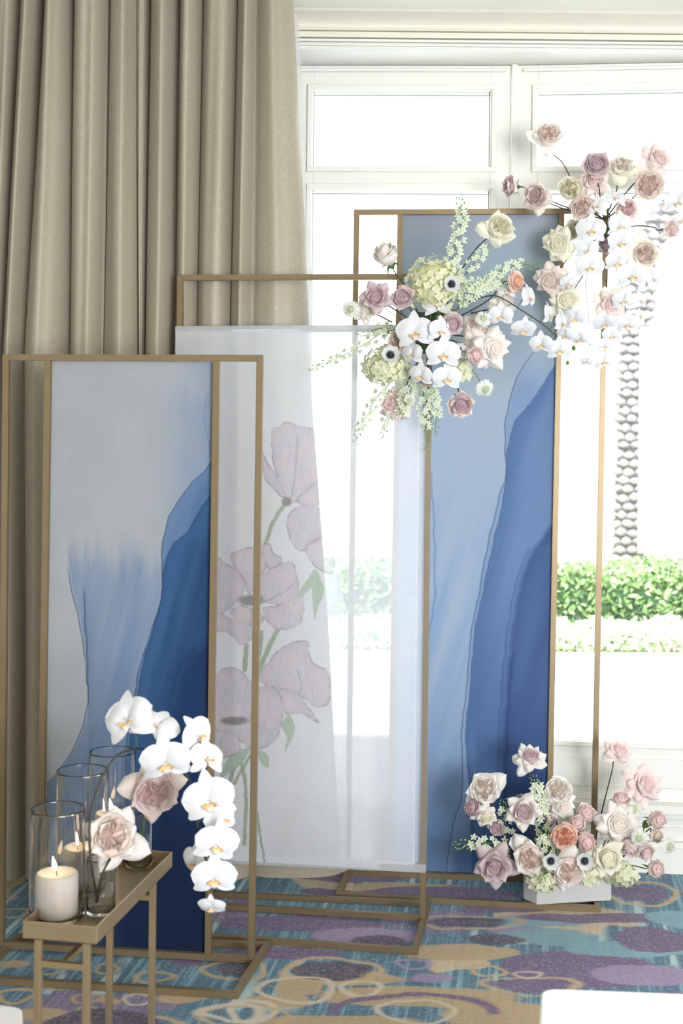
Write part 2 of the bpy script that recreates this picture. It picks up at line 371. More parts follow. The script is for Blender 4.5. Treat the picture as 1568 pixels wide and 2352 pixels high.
# ------------------------------------------------------------------ garden outside
def ground():
    m, t, out = nt('pale_paving'); b = N(t, 'ShaderNodeBsdfPrincipled'); n = noise_node(t, 3)
    t.links.new(mixrgb(t, n.outputs[0], (.82, .82, .80, 1), (.72, .72, .70, 1)), b.inputs[0]); b.inputs['Roughness'].default_value = .9; t.links.new(b.outputs[0], out.inputs[0]); return m
struct(box('ground', (-40, 4.86, -.35), (40, 9.7, -.06), ground()))
struct(box('lawn', (-80, 9.7, -.35), (80, 120, -.05), simple('sunlit_lawn', (.55, .66, .40, 1), .9, 0, .06, 2)))
def foliage(name, x0, x1, y0, y1, zf, n, size, mats, parent):
    V, Fc, mi = [], [], []
    for i in range(n):
        x = R(x0, x1); y = R(y0, y1); zt = zf(x, y); z = zt - abs(random.gauss(0, .05)) if R(0,1) < .5 else R(-.03, zt)
        if z < zt - .06: y = y0 + .02 + abs(random.gauss(0, .04))
        s = size * R(.6, 1.3); c = Vector((x, y, z)); d = Vector((R(-1,1), R(-1.3,.2), R(-.2,1))).normalized(); a = d.orthogonal().normalized()
        a.rotate(Quaternion(d, R(0, 6.3))); b = d.cross(a); k = len(V)
        V += [c - a*s, c + b*s*.45 + d*s*.12, c + a*s, c - b*s*.45 + d*s*.12]; Fc.append((k, k+1, k+2, k+3)); mi.append(random.choices(range(len(mats)), [3, 2, 1][:len(mats)])[0])
    me = bpy.data.meshes.new(name); me.from_pydata([tuple(v) for v in V], [], Fc)
    for m in mats: me.materials.append(m)
    me.polygons.foreach_set('material_index', mi); o = bpy.data.objects.new(name, me); link(o, parent); o['kind'] = 'stuff'; return o
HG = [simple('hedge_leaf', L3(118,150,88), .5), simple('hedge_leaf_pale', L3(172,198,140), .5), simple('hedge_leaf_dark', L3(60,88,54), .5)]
hd = root('garden_hedge', 'clipped green hedge outside the window with the palm rising behind it', 'hedge', (2, 10.3, -.05))
hd.location = (0, 0, 0)
def hz(x, y): return .53 + .05*mnoise.noise(Vector((x*1.3, y, 0))) - .03*mnoise.noise(Vector((x*6, y*3, 3)))
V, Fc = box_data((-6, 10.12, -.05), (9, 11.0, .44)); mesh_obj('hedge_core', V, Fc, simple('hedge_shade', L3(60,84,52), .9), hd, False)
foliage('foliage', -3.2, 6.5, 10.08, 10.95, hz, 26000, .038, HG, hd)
FB = [simple('bedding_leaf', L3(170,205,140), .5), simple('bedding_flower', L3(246,246,240), .5), simple('bedding_flower_pink', L3(240,190,215), .5)]
fo = foliage('flower_bed', -3.0, 6.5, 9.72, 9.97, lambda x, y: .10 + .10*mnoise.noise(Vector((x*3, y*3, 5))) + .35*(y-9.7), 15000, .034, FB, None)
tag(fo, 'low bed of white and pink bedding flowers growing along the hedge foot', 'flowers')
# palm
pt = root('palm_tree', 'palm tree outside with pale scaly trunk behind the hedge', 'tree', (0, 0, 0))
YP = 13.0
_pz = np.linspace(3.15, 10, 200); _ps = 1.05*np.clip((_pz-3.15)/.8, 0, 1)*(1 - .75*np.clip((_pz-4.6)/2.5, 0, 1)); _px = np.cumsum(_ps)*(_pz[1]-_pz[0])
def palm_c(z):
    base = P(1441, 1290, YP); k = min(z, 3.15) - .28
    return Vector((base.x + .028*k + float(np.interp(z, _pz, _px)), YP, z))
pth = [palm_c(z) for z in np.linspace(-.05, 9.6, 34)]
BK = simple('palm_bark', L3(92,84,90), .9, 0, .2, 8); BT = simple('palm_boot', L3(146,140,142), .85, 0, .15, 12)
V, Fc = tube_data(pth, .150, .135, 14); mesh_obj('trunk', V, Fc, BK, pt)
bm = bmesh.new()
prof = [(-.062, .00, .0), (-.05, .05, .05), (0, .075, .062), (.05, .05, .05), (.062, .0, .0)]
for x, zt, dp in prof:
    pass
rows = [(-.065, -.02), (-.045, .045), (0, .075), (.045, .045), (.065, -.02), (.03, -.06), (-.03, -.06)]
cen = bm.verts.new((0, 0.055, .03)); outer = [bm.verts.new((x, .0, z)) for x, z in rows]; mid = [bm.verts.new((x*.75, .040, z*.7+.008)) for x, z in rows]
for i in range(7):
    j = (i+1) % 7; bm.faces.new((outer[i], outer[j], mid[j], mid[i])); bm.faces.new((mid[i], mid[j], cen))
bmesh.ops.recalc_face_normals(bm, faces=bm.faces[:])
bootm = bpy.data.meshes.new('trunk_boot'); bm.to_mesh(bootm); bm.free(); bootm.materials.append(BT)
nb = 0
for r_ in range(60):
    z = .10 + r_*.086
    for k in range(5):
        a = math.radians(180 + (k - 2)*42 + (21 if r_ % 2 else 0)) + R(-.06, .06)
        d = Vector((math.sin(a), math.cos(a), 0)); c = palm_c(z + R(-.012, .012)) + d*.138
        mw = Matrix.Translation(c) @ Matrix.Rotation(-a, 4, 'Z') @ Matrix.Rotation(R(-.15, .15), 4, 'Y') @ Matrix.Diagonal((R(.8, 1.05), R(.8, 1.2), R(.55, .78), 1))
        if nb < 300: share('trunk_boot', bootm, pt, None, mw); nb += 1
fr = simple('palm_frond', L3(150,175,120), .6)
for k in range(16):
    a = k/16*6.283; V, Fc = [], []; top = palm_c(9.55); d = Vector((math.cos(a), math.sin(a), 0)); el = R(.2, 1.1)
    cur = [top + d*(2.4*s)*math.cos(el*.6) + Vector((0, 0, 1.5*math.sin(el)*s*2 - 1.7*s*s*1.3)) for s in np.linspace(0, 1, 14)]
    V, Fc = tube_data(cur, .02, .005, 4); side = Vector((-d.y, d.x, 0))
    for i in range(2, 14):
        for sg in (-1, 1):
            for q in (0, .5):
                b0 = len(V); p0 = cur[i-1].lerp(cur[i], q); L_ = .5*math.sin(math.pi*(i+q)/15)+.1
                V += [p0, p0 + side*sg*L_*.6 + d*.1 + Vector((0,0,-.02)), p0 + side*sg*L_ + d*.25 + Vector((0,0,-.18)), p0 + side*sg*L_*.5 + d*.16]
                Fc.append((b0, b0+1, b0+2, b0+3))
    mesh_obj('frond', V, Fc, fr, pt, False)
struct(box('trim_6', (-3.2, 4.86, 3.49), (3.4, 6.5, 3.62), WHITE))
# pergola beam and bulbs hung outside the glass
bulb = simple('clear_bulb', L3(200,205,208), .3)
def bulb_string(label, pts, Y, top):
    t_ = root('light_string', label, 'lights'); path = [P(*top, Y)] + [P(a, b, Y) for a, b in pts]
    V, Fc = tube_data(smooth_path(path, 4), .0015, n=4); mesh_obj('wire', V, Fc, simple('pale_wire', L3(225,225,225), .6), t_)
    for a, b in pts:
        pr = [(.0, -.012), (.008, -.009), (.011, 0), (.008, .009), (.004, .014), (.004, .02), (0, .021)]
        lathe('bulb', pr, bulb, t_, 10, P(a, b+2, Y))
bulb_string('string of three small bulbs hanging outside behind the left transom window', [(896, 250), (903, 298), (909, 343)], 6.2, (886, 60))
bulb_string('string of two small bulbs hanging outside behind the right transom window', [(1502, 242), (1497, 291)], 6.2, (1505, 60))
bulb_string('string of two small bulbs outside, low behind the left window beside the gold corner', [(746, 589), (799, 588)], 6.2, (700, 60))
# ------------------------------------------------------------------ curtains
def linen_mat():
    m, t, out = nt('oatmeal_linen'); b = N(t, 'ShaderNodeBsdfPrincipled')
    n = noise_node(t, 60, 4, .7, (6, 6, .8)); n2 = noise_node(t, 320, 2, .7, (1, 1, 1)); n3 = noise_node(t, 2.5, 2)
    c = mixrgb(t, n.outputs[0], L3(125,116,101), L3(166,156,139)); mr = N(t, 'ShaderNodeMapRange'); mr.inputs[1].default_value = .4; mr.inputs[2].default_value = .7
    t.links.new(n2.outputs[0], mr.inputs[0]); c = mixrgb(t, mr.outputs[0], c, L3(192,185,171)); c = mixrgb(t, n3.outputs[0], c, L3(160,151,132))
    t.links.new(c, b.inputs[0]); b.inputs['Roughness'].default_value = .45; b.inputs['Sheen Weight'].default_value = .2
    bp = N(t, 'ShaderNodeBump'); bp.inputs['Strength'].default_value = .5; bp.inputs['Distance'].default_value = .0012
    t.links.new(n2.outputs[0], bp.inputs['Height']); t.links.new(bp.outputs[0], b.inputs['Normal']); t.links.new(b.outputs[0], out.inputs[0]); return m
LINEN = linen_mat()
def curtain(name, valleys, Yt, Yb, amp, label, hem, mat, cat='curtain', rows=70, per=16, pw=.62, backR=0.0):
    """valleys: (x at top, middle, bottom) photo pixels of each fold line"""
    nv = len(valleys); cols = []
    for i in range(nv-1):
        for k in range(per): cols.append((i, k/per))
    cols.append((nv-2, 1.0)); V, Fc = [], []
    for r in range(rows+1):
        t = r/rows; z = 3.0 + (hem - 3.0)*t; Yb_ = Yt + (Yb - Yt)*t
        def xa(v):
            tm = .40
            if len(v) == 3:
                q = [(0, v[0]), (tm, v[1]), (1, v[2])]
            else: q = list(zip((0, .25, .45, .7, 1), v))
            for (a, b), (c, d) in zip(q, q[1:]):
                if t <= c: return b + (d-b)*(t-a)/(c-a)
            return q[-1][1]
        for j, (i, f) in enumerate(cols):
            x0, x1 = xa(valleys[i]), xa(valleys[i+1]); A = amp[i] if isinstance(amp, (list, tuple)) else amp
            prof = math.sin(math.pi*f)**pw; small = .07*math.sin(2*math.pi*f*1.5 + i*2.1 + t*1.5) * math.sin(math.pi*f)
            small += .02*math.sin(2*math.pi*f*3.3 + i + t*3)*math.sin(math.pi*f)
            Y = Yb_ - A*(prof + small)*(1 - .45*t) + .012*mnoise.noise(Vector((f*3+i*5, t*3, 1)))
            if i == nv-2: Y += backR*f**3
            V.append(Vector(((x0 + (x1-x0)*f - CX)*4.4/F + .0, Y, z)))
            py = CY + (EYE - z)*F/4.4; V[-1].x += ROLL*(py-CY)*4.4/F
    n = len(cols)
    for r in range(rows):
        for j in range(n-1): a = r*n+j; Fc.append((a, a+n, a+n+1, a+1))
    o = mesh_obj(name, V, Fc, mat); return tag(o, label, cat)
curtain('linen_curtain', [(-240,-300,-300),(-120,-170,-170),(-30,-70,-70),(12,-8,-20),(62,15,5),(118,62,55),(182,166,150),(262,242,238),(327,322,325)], 4.34, 4.42, [.13,.13,.14,.10,.12,.15,.13,.10], 'oatmeal linen curtain at the far left of the window', .055, LINEN)
curtain('linen_curtain', [(318,321,322),(352,335,340),(418,402,398),(470,452,450),(548,528,515),(592,578,570),(674,700,715,752,782)], 4.36, 4.44, [.07,.14,.12,.11,.10,.07], 'oatmeal linen curtain beside the window with its edge lit by daylight', .055, LINEN, backR=.02)
def sheer_mat(name, col, alpha, trans=.6, attr=False):
    m, t, out = nt(name); tp = N(t, 'ShaderNodeBsdfTransparent'); df = N(t, 'ShaderNodeBsdfDiffuse'); tl = N(t, 'ShaderNodeBsdfTranslucent')
    n = noise_node(t, 90, 3, .7, (1, 1, 9)); n2 = noise_node(t, 90, 3, .7, (9, 1, 1)); n3 = noise_node(t, 5, 2, .6, (1, 1, .4))
    ad = N(t, 'ShaderNodeMath', operation='ADD'); t.links.new(n.outputs[0], ad.inputs[0]); t.links.new(n2.outputs[0], ad.inputs[1])
    ad2 = N(t, 'ShaderNodeMath', operation='ADD'); t.links.new(ad.outputs[0], ad2.inputs[0]); t.links.new(n3.outputs[0], ad2.inputs[1])
    mr = N(t, 'ShaderNodeMapRange'); mr.inputs[1].default_value = 1.0; mr.inputs[2].default_value = 2.0; mr.inputs[3].default_value = alpha-.10; mr.inputs[4].default_value = alpha+.10
    t.links.new(ad2.outputs[0], mr.inputs[0]); mx = N(t, 'ShaderNodeMixShader'); mx.inputs[0].default_value = trans; mx2 = N(t, 'ShaderNodeMixShader')
    fac = mr.outputs[0]
    if attr:
        at = N(t, 'ShaderNodeAttribute', attribute_name='paint'); t.links.new(at.outputs['Color'], df.inputs[0]); t.links.new(at.outputs['Color'], tl.inputs[0])
        m3 = N(t, 'ShaderNodeMath', operation='MAXIMUM'); t.links.new(fac, m3.inputs[0]); t.links.new(at.outputs['Alpha'], m3.inputs[1]); fac = m3.outputs[0]
    else: df.inputs[0].default_value = col; tl.inputs[0].default_value = col
    t.links.new(df.outputs[0], mx.inputs[1]); t.links.new(tl.outputs[0], mx.inputs[2])
    t.links.new(fac, mx2.inputs[0]); t.links.new(tp.outputs[0], mx2.inputs[1]); t.links.new(mx.outputs[0], mx2.inputs[2]); t.links.new(mx2.outputs[0], out.inputs[0]); return m
VOILE = sheer_mat('white_voile', (.92, .93, .94, 1), .60)
curtain('sheer_curtain', [(480,520,560,580,600),(560,590,620,640,660),(630,655,680,700,715),(684,704,745,792,798)], 4.50, 4.50, [.03,.03,.025], 'white sheer voile curtain showing beyond the edge of the linen curtain', .05, VOILE, per=10)
# ------------------------------------------------------------------ display stands
def ink_mat():
    m, t, out = nt('printed_panel'); b = N(t, 'ShaderNodeBsdfPrincipled'); at = N(t, 'ShaderNodeAttribute', attribute_name='paint')
    n = noise_node(t, 500, 2, .7); c = mixrgb(t, n.outputs[0], (1.06, 1.06, 1.06, 1), (.92, .92, .93, 1))
    t.links.new(mixrgb(t, 1.0, at.outputs['Color'], c, 'MULTIPLY'), b.inputs[0]); b.inputs['Roughness'].default_value = .75; b.inputs['Specular IOR Level'].default_value = .2
    t.links.new(b.outputs[0], out.inputs[0]); return m
INK = ink_mat()
def curve_x(pts):
    pts = sorted(pts, key=lambda p: p[1]); ys = np.array([p[1] for p in pts], float); xs = np.array([p[0] for p in pts], float)
    return lambda y: np.interp(y, ys, xs)
def wob(y, a, k, sd): return a*(fbm(y*k + sd, y*0 + sd, 3) - .5)*2
def front_ink(px, py):
    E1 = curve_x([(496,1040),(490,1054),(470,1082),(441,1107),(412,1147),(388,1188),(378,1229),(371,1270),(372,1310),(374,1350),(371,1380),(359,1417),(343,1466),(327,1515),(318,1547),(313,1580),(300,1640),(290,1720),(284,1800),(280,2200)])
    E2 = curve_x([(500,1130),(487,1135),(469,1156),(433,1221),(400,1249),(382,1282),(375,1319),(373,1368),(366,1400),(352,1450),(336,1500),(326,1545),(318,1590),(305,1650),(296,1750),(290,2200)])
    E3 = curve_x([(500,1440),(486,1450),(461,1482),(424,1515),(404,1555),(392,1596),(385,1637),(372,1720),(355,1820),(348,2000),(345,2200)])
    E4 = curve_x([(148,1200),(151,1270),(157,1310),(163,1351),(180,1413),(190,1474),(199,1530),(200,1568),(204,1592),(202,1613),(192,1666),(180,1695),(163,1731),(139,1764),(110,1800),(100,2200)])
    E5 = curve_x([(184,1300),(194,1360),(196,1433),(200,1482),(202,1535),(204,1700),(190,2200)])
    fold = curve_x([(490,860),(472,915),(470,960),(476,1010),(487,1050)])
    wv = wob(py, 2.2, .05, 3); n1 = fbm(px/60, py/90, 4); n2 = fbm(px/14+9, py/200+3, 3); n3 = fbm((px+.25*py)/22, py/260+8, 3)
    grey = C(186,192,200); col = np.broadcast_to(grey, px.shape+(3,)).copy(); col = mixc(col, C(180,183,188), sst(.4, .7, n1)*.4)
    ur = sst(310, 500, px - 60*(n1-.5)) * sst(830, 960, py + 80*(n2-.5)); ur = np.maximum(ur, sst(380,500,px)*.7)
    col = mixc(col, C(136,160,196), ur*.8)
    mid = sst(1215, 1330, py + 110*(n2-.5) - .10*(px-200)) ; right4 = sst(0, 6, px - E4(py) - wv*.5)
    blue = mixc(np.broadcast_to(C(150,168,196), px.shape+(3,)), C(104,138,184), np.clip(.5*sst(1300, 1650, py) + .9*(n3-.4), 0, 1))
    col = mixc(col, blue, mid*right4)
    low = sst(1640, 1900, py + 60*(n2-.5)); col = mixc(col, C(92,126,170), low*right4*.7)
    l4 = np.exp(-((px - E4(py) - wv)/1.6)**2) * sst(1285, 1330, py); col = mixc(col, C(40,84,130), l4*.85)
    l4b = np.exp(-((px - E5(py) - wv)/2.0)**2) * sst(1340, 1370, py) * sst(1640, 1600, py); col = mixc(col, C(26,76,128), l4b*.8)
    col = mixc(col, C(98,128,166), np.exp(-np.clip(px-E5(py)-wv, 0, 99)/14)*(px > E5(py))*sst(1300,1400,py)*.35)
    inE1 = sst(-.5, 1, px - E1(py) - wv) * (py > 1040)
    d1 = np.clip(px - E1(py) - wv, 0, None)
    lobe = mixc(np.broadcast_to(C(98,136,182), px.shape+(3,)), C(66,114,168), np.clip(sst(0, 60, d1)*.6 + (n3-.5)*.9 + sst(1200,1500,py)*.3, 0, 1))
    col = mixc(col, lobe, inE1*.92)
    inE2 = sst(-.5, 2, px - E2(py) - wv) * (py > 1128); d2 = np.clip(px - E2(py) - wv, 0, None)
    dark = mixc(np.broadcast_to(C(48,98,152), px.shape+(3,)), C(16,66,120), np.clip(sst(10, 100, d2)*.75 + (n3-.5)*1.1, 0, 1))
    dark = mixc(dark, C(58,104,158), np.exp(-((d2-16)/9)**2)*.5)
    dark = mixc(dark, C(14,58,108), sst(1720, 1850, py)*.6)
    col = mixc(col, dark, inE2)
    inE3 = sst(0, 26, px - E3(py) - wv*2) * (py > 1430); dd = mixc(np.broadcast_to(C(10,56,106), px.shape+(3,)), C(6,38,82), sst(1600, 1900, py)*.8 + (n3-.5)*.3)
    col = mixc(col, dd, inE3*.92)
    col = mixc(col, C(8,46,94), np.exp(-np.abs(px-E3(py)-wv*2)/5)*(py > 1450)*.5)
    for E, y0, wd in ((E1, 1050, 1.3), (E2, 1135, 1.6)):
        l = np.exp(-((px - E(py) - wv)/wd)**2) * (py > y0); col = mixc(col, C(18,62,112), l*.85)
    l = np.exp(-((px - fold(py) - wv)/1.2)**2) * (py > 900) * (py < 1050); col = mixc(col, C(70,110,160), l*.4)
    bt = sst(1760, 1990, py + 60*(n2-.5)) * sst(150, 330, px); col = mixc(col, C(6,34,76), bt*.9)
    bt2 = sst(2000, 2120, py); col = mixc(col, C(8,36,78), bt2*.8)
    g_ = col.mean(-1, keepdims=True); return np.clip((col*.88 + g_*.12)*np.array([1, 1, 1.01])*.665, 0, 1)
def tall_ink(px, py):
    T1 = curve_x([(1228,806),(1202,839),(1186,870),(1176,900),(1166,940),(1160,974),(1160,1029),(1163,1075),(1161,1105),(1152,1125),(1140,1170),(1128,1220),(1113,1290),(1106,1335),(1100,1372),(1090,1410),(1083,1450),(1077,1520),(1072,1580),(1065,1640),(1060,1690),(1062,1750),(1063,1800),(1060,1840),(1045,1880),(1035,1930),(1026,1990)])
    T2 = curve_x([(1285,826),(1272,840),(1240,890),(1214,930),(1185,965),(1172,1000),(1165,1040),(1163,1105),(1158,1140),(1145,1200),(1125,1290),(1108,1370),(1094,1430),(1086,1500),(1080,1580),(1074,1640),(1070,1700),(1074,1760),(1082,1830),(1085,2000)])
    T3 = curve_x([(1290,1160),(1268,1188),(1240,1235),(1214,1262),(1196,1310),(1178,1370),(1164,1460),(1154,1560),(1147,1680),(1143,1780),(1140,1990)])
    T4 = curve_x([(990,1080),(994,1150),(999,1250),(999,1330),(1000,1370),(990,1430),(984,1470)])
    wv = wob(py, 2.0, .05, 13); n1 = fbm(px/70+5, py/110, 4); n2 = fbm(px/16+9, py/220+3, 3); n3 = fbm((px+.3*py)/24+4, py/300+8, 3)
    col = np.broadcast_to(C(172,186,204), px.shape+(3,)).copy(); col = mixc(col, C(160,186,206), sst(520, 600, py)*.6)
    col = mixc(col, C(178,200,228), sst(700, 950, py)*.9); col = mixc(col, C(148,184,226), sst(980, 1400, py)*np.clip(.5+(n3-.5)*2, 0, 1))
    col = mixc(col, C(122,160,208), sst(1400, 1900, py)*.75); col = mixc(col, C(190,200,212), sst(.55,.75,n1)*.35*sst(1400,1000,py))
    col = mixc(col, C(92,140,192), sst(1700, 2000, py)*.6)
    r1 = sst(-.5, 1.5, px - T1(py) - wv)*(py > 806); d1 = np.clip(px - T1(py) - wv, 0, None)
    c1 = mixc(np.broadcast_to(C(150,180,222), px.shape+(3,)), C(120,156,210), np.clip(sst(0, 60, d1)*.3+(n3-.5)*1.2+.4, 0, 1)); col = mixc(col, c1, r1*.75*sst(800,900,py))
    r2 = sst(-1, 3, px - T2(py) - wv)*(py > 830); d2 = np.clip(px - T2(py) - wv, 0, None)
    c2 = mixc(np.broadcast_to(C(86,126,184), px.shape+(3,)), C(112,150,204), np.clip(sst(0, 50, d2)*.9+(n3-.5)*1.1, 0, 1)); c2 = mixc(c2, C(66,108,168), sst(1300, 1750, py)*.85)
    c2 = mixc(c2, C(96,134,190), np.exp(-((d2-14)/8)**2)*sst(1600,1750,py)*.6)
    col = mixc(col, c2, r2*.95)
    r3 = sst(-2, 20, px - T3(py) - wv*2)*(py > 1150); d3 = np.clip(px - T3(py), 0, None)
    c3 = mixc(np.broadcast_to(C(58,90,150), px.shape+(3,)), C(78,114,172), np.clip(sst(0, 50, d3)*.8+(n3-.5), 0, 1)); c3 = mixc(c3, C(52,84,146), sst(1500, 1800, py))
    col = mixc(col, c3, r3*.95)
    sh = curve_x([(1300,780),(1282,860),(1240,930),(1200,960)]); col = mixc(col, C(78,118,178), sst(-6, 12, px-sh(py))*sst(990, 850, py)*(py > 800)*.35)
    for E, y0, wd, a in ((T1, 806, 1.4, .75), (T2, 930, 1.6, .7), (T3, 1260, 2.4, .45)):
        l = np.exp(-((px - E(py) - wv*(2 if E is T3 else 1))/wd)**2)*(py > y0); col = mixc(col, C(34,70,130), l*a)
    l = np.exp(-((px - T3(py) - 18 - wv)/3.2)**2)*(py > 1500); col = mixc(col, C(36,64,122), l*.6)
    l = np.exp(-((px - T4(py) - wv)/1.4)**2)*(py > 1080)*(py < 1470); col = mixc(col, C(60,110,180), l*.7)
    bl = sst(1850, 1990, py)*sst(1020, 1060, px); col = mixc(col, C(30,88,150), bl*.6)
    g_ = col.mean(-1, keepdims=True); return np.clip((col*.88 + g_*.12)*np.array([1, 1, 1.01])*.68, 0, 1)
def lerp2(a, b, t): return a + (b - a)*t
def ink_panel(name, tl, tr, bl, br, Yl, Yr, fn, nx, ny, parent, dep=.0):
    """printed sheet between four photo pixels; the print is laid out in the sheet's own corners"""
    TL, TR, BL, BR = [np.array(P(*q, Y)) for q, Y in ((tl, Yl), (tr, Yr), (bl, Yl), (br, Yr))]
    def fpos(s, t):
        s_ = s[..., None]; t_ = t[..., None]; return (TL*(1-s_)+TR*s_)*(1-t_) + (BL*(1-s_)+BR*s_)*t_ + np.array([0, dep, 0])
    def fc(s, t):
        px = (tl[0]*(1-s)+tr[0]*s)*(1-t)+(bl[0]*(1-s)+br[0]*s)*t; py = (tl[1]*(1-s)+tr[1]*s)*(1-t)+(bl[1]*(1-s)+br[1]*s)*t; return fn(px, py)
    o = grid_obj(name, fpos, nx, ny, fc, INK, parent)
    # backing board gives the sheet its thickness
    q = [Vector(c) + Vector((0, dep+.003, 0)) for c in (TL, TR, BR, BL)]; V = q + [c + Vector((0, .012, 0)) for c in q]
    mesh_obj('backing_board', V, [(0,1,2,3),(7,6,5,4),(0,4,5,1),(1,5,6,2),(2,6,7,3),(3,7,4,0)], simple('backing_grey', (.5,.5,.52,1), .8), parent, False)
    return o
def stand(label, posts, Yl, Yr, top, bot, base, w_, xs, floorz=.0):
    """posts: (x top, x bottom); top/bot: (xl,yl,xr,yr) centre lines of the rails"""
    t_ = root('display_stand', label, 'stand')
    x0t, x1t = posts[0][0], posts[-1][0]; 
    def Yx(px, a, b): return Yl + (Yr-Yl)*(px-a)/(b-a)
    tyl, tyr = top; byl, byr = bot; ends = []
    for (xt, xb) in posts:
        ft = (xt-x0t)/(x1t-x0t); fb = (xb-posts[0][1])/(posts[-1][1]-posts[0][1])
        a = P(xb, byl+(byr-byl)*fb, Yl+(Yr-Yl)*fb); b = P(xt, tyl+(tyr-tyl)*ft, Yl+(Yr-Yl)*ft); ends.append((a, b))
    along = (ends[-1][0]-ends[0][0]).normalized(); fwd = Vector((-along.y, along.x, 0)).normalized()
    for i, (a, b) in enumerate(ends):
        u_ = (b-a).normalized()*w_*.5
        inn = 0 < i < len(ends)-1
        bar('post', a + (u_ if inn else -u_), b - (u_ if inn else -u_), w_, w_, GOLD, t_, fwd)
    for k in (0, 1):
        a, b = ends[0][k], ends[-1][k]; d = (b-a).normalized()*w_*.5; bar('rail', a+d, b-d, w_*.98, w_*.98, GOLD, t_, fwd)
    b4 = [FL(x, y, w_/2) for x, y in base]          # back-left, back-right, front-right, front-left
    for i, j in ((0, 1), (1, 2), (3, 2), (0, 3)):
        a, b = b4[i], b4[j]; d = (b-a).normalized()*w_*.5; k_ = .985 if (i, j) in ((1, 2), (0, 3)) else 1.0; d = d*(.97 if k_ < 1 else 1); bar('base_bar', a-d, b+d, w_*k_, w_*k_, GOLD, t_, (0, 0, 1))
    return t_, ends, fwd
# front stand with the dark blue ink print
s1, e1, f1 = stand('lowest gold metal stand at the left, holding the dark blue ink print', [(15, 3), (111, 92), (497.5, 478), (597.5, 577)], 3.905, 3.825, (821, 823), (2168, 2203), [(46, 2152), (613, 2171), (541, 2284), (-60, 2248)], .0195, None)
ink_panel('ink_print', (119, 828), (490, 831), (99, 2168), (470, 2190), 3.895, 3.845, front_ink, 250, 720, s1, .004)
# tall stand with the light blue print
s3, e3, f3 = stand('tallest gold metal stand, holding the pale blue ink print before the window', [(819, 798), (919, 895), (1289, 1258), (1391, 1361)], 4.615, 4.565, (488, 485), (2003, 2024), [(800, 2003), (1362, 2024), (1372, 2087), (777, 2056)], .0195, None)
ink_panel('ink_print', (925, 494), (1283, 492), (902, 2000), (1252, 2016), 4.605, 4.575, tall_ink, 230, 720, s3, .004)
bar('foot', P(905, 2008, 4.60), P(905, 2021, 4.60), .018, .018, GOLD, s3)
# middle stand with the sheer painted sleeve
s2, e2, f2 = stand('middle gold metal stand, wrapped in the sheer cloth painted with mauve flowers', [(415, 399), (988, 970)], 4.28, 4.16, (638, 636), (2076, 2107), [(350, 2048), (984, 2075), (952, 2184), (330, 2141)], .0185, None)
def poly_sd(px, py, pts, closed=True):
    pts = np.array(pts, float); q = []
    n = len(pts); rngk = range(n if closed else n-1)
    for i in rngk:
        a, b, c, d = pts[(i-1) % n] if closed or i else pts[0], pts[i], pts[(i+1) % n], pts[(i+2) % n] if closed or i < n-2 else pts[-1]
        for k in range(4):
            t = k/4; q.append(.5*(2*b+(c-a)*t+(2*a-5*b+4*c-d)*t*t+(3*b-a-3*c+d)*t**3))
    if not closed: q.append(pts[-1])
    q = np.array(q); dmin = np.full(px.shape, 1e9); ins = np.zeros(px.shape, bool); m = len(q)
    for i in range(m if closed else m-1):
        a, b = q[i], q[(i+1) % m]; ab = b-a; L2 = (ab**2).sum()+1e-9
        t = np.clip(((px-a[0])*ab[0]+(py-a[1])*ab[1])/L2, 0, 1); d = np.hypot(px-a[0]-t*ab[0], py-a[1]-t*ab[1]); dmin = np.minimum(dmin, d)
        if closed:
            cnd = ((a[1] > py) != (b[1] > py)); xi = (b[0]-a[0])*(py-a[1])/(b[1]-a[1]+1e-12)+a[0]; ins ^= cnd & (px < xi)
    return np.where(ins, -dmin, dmin) if closed else dmin
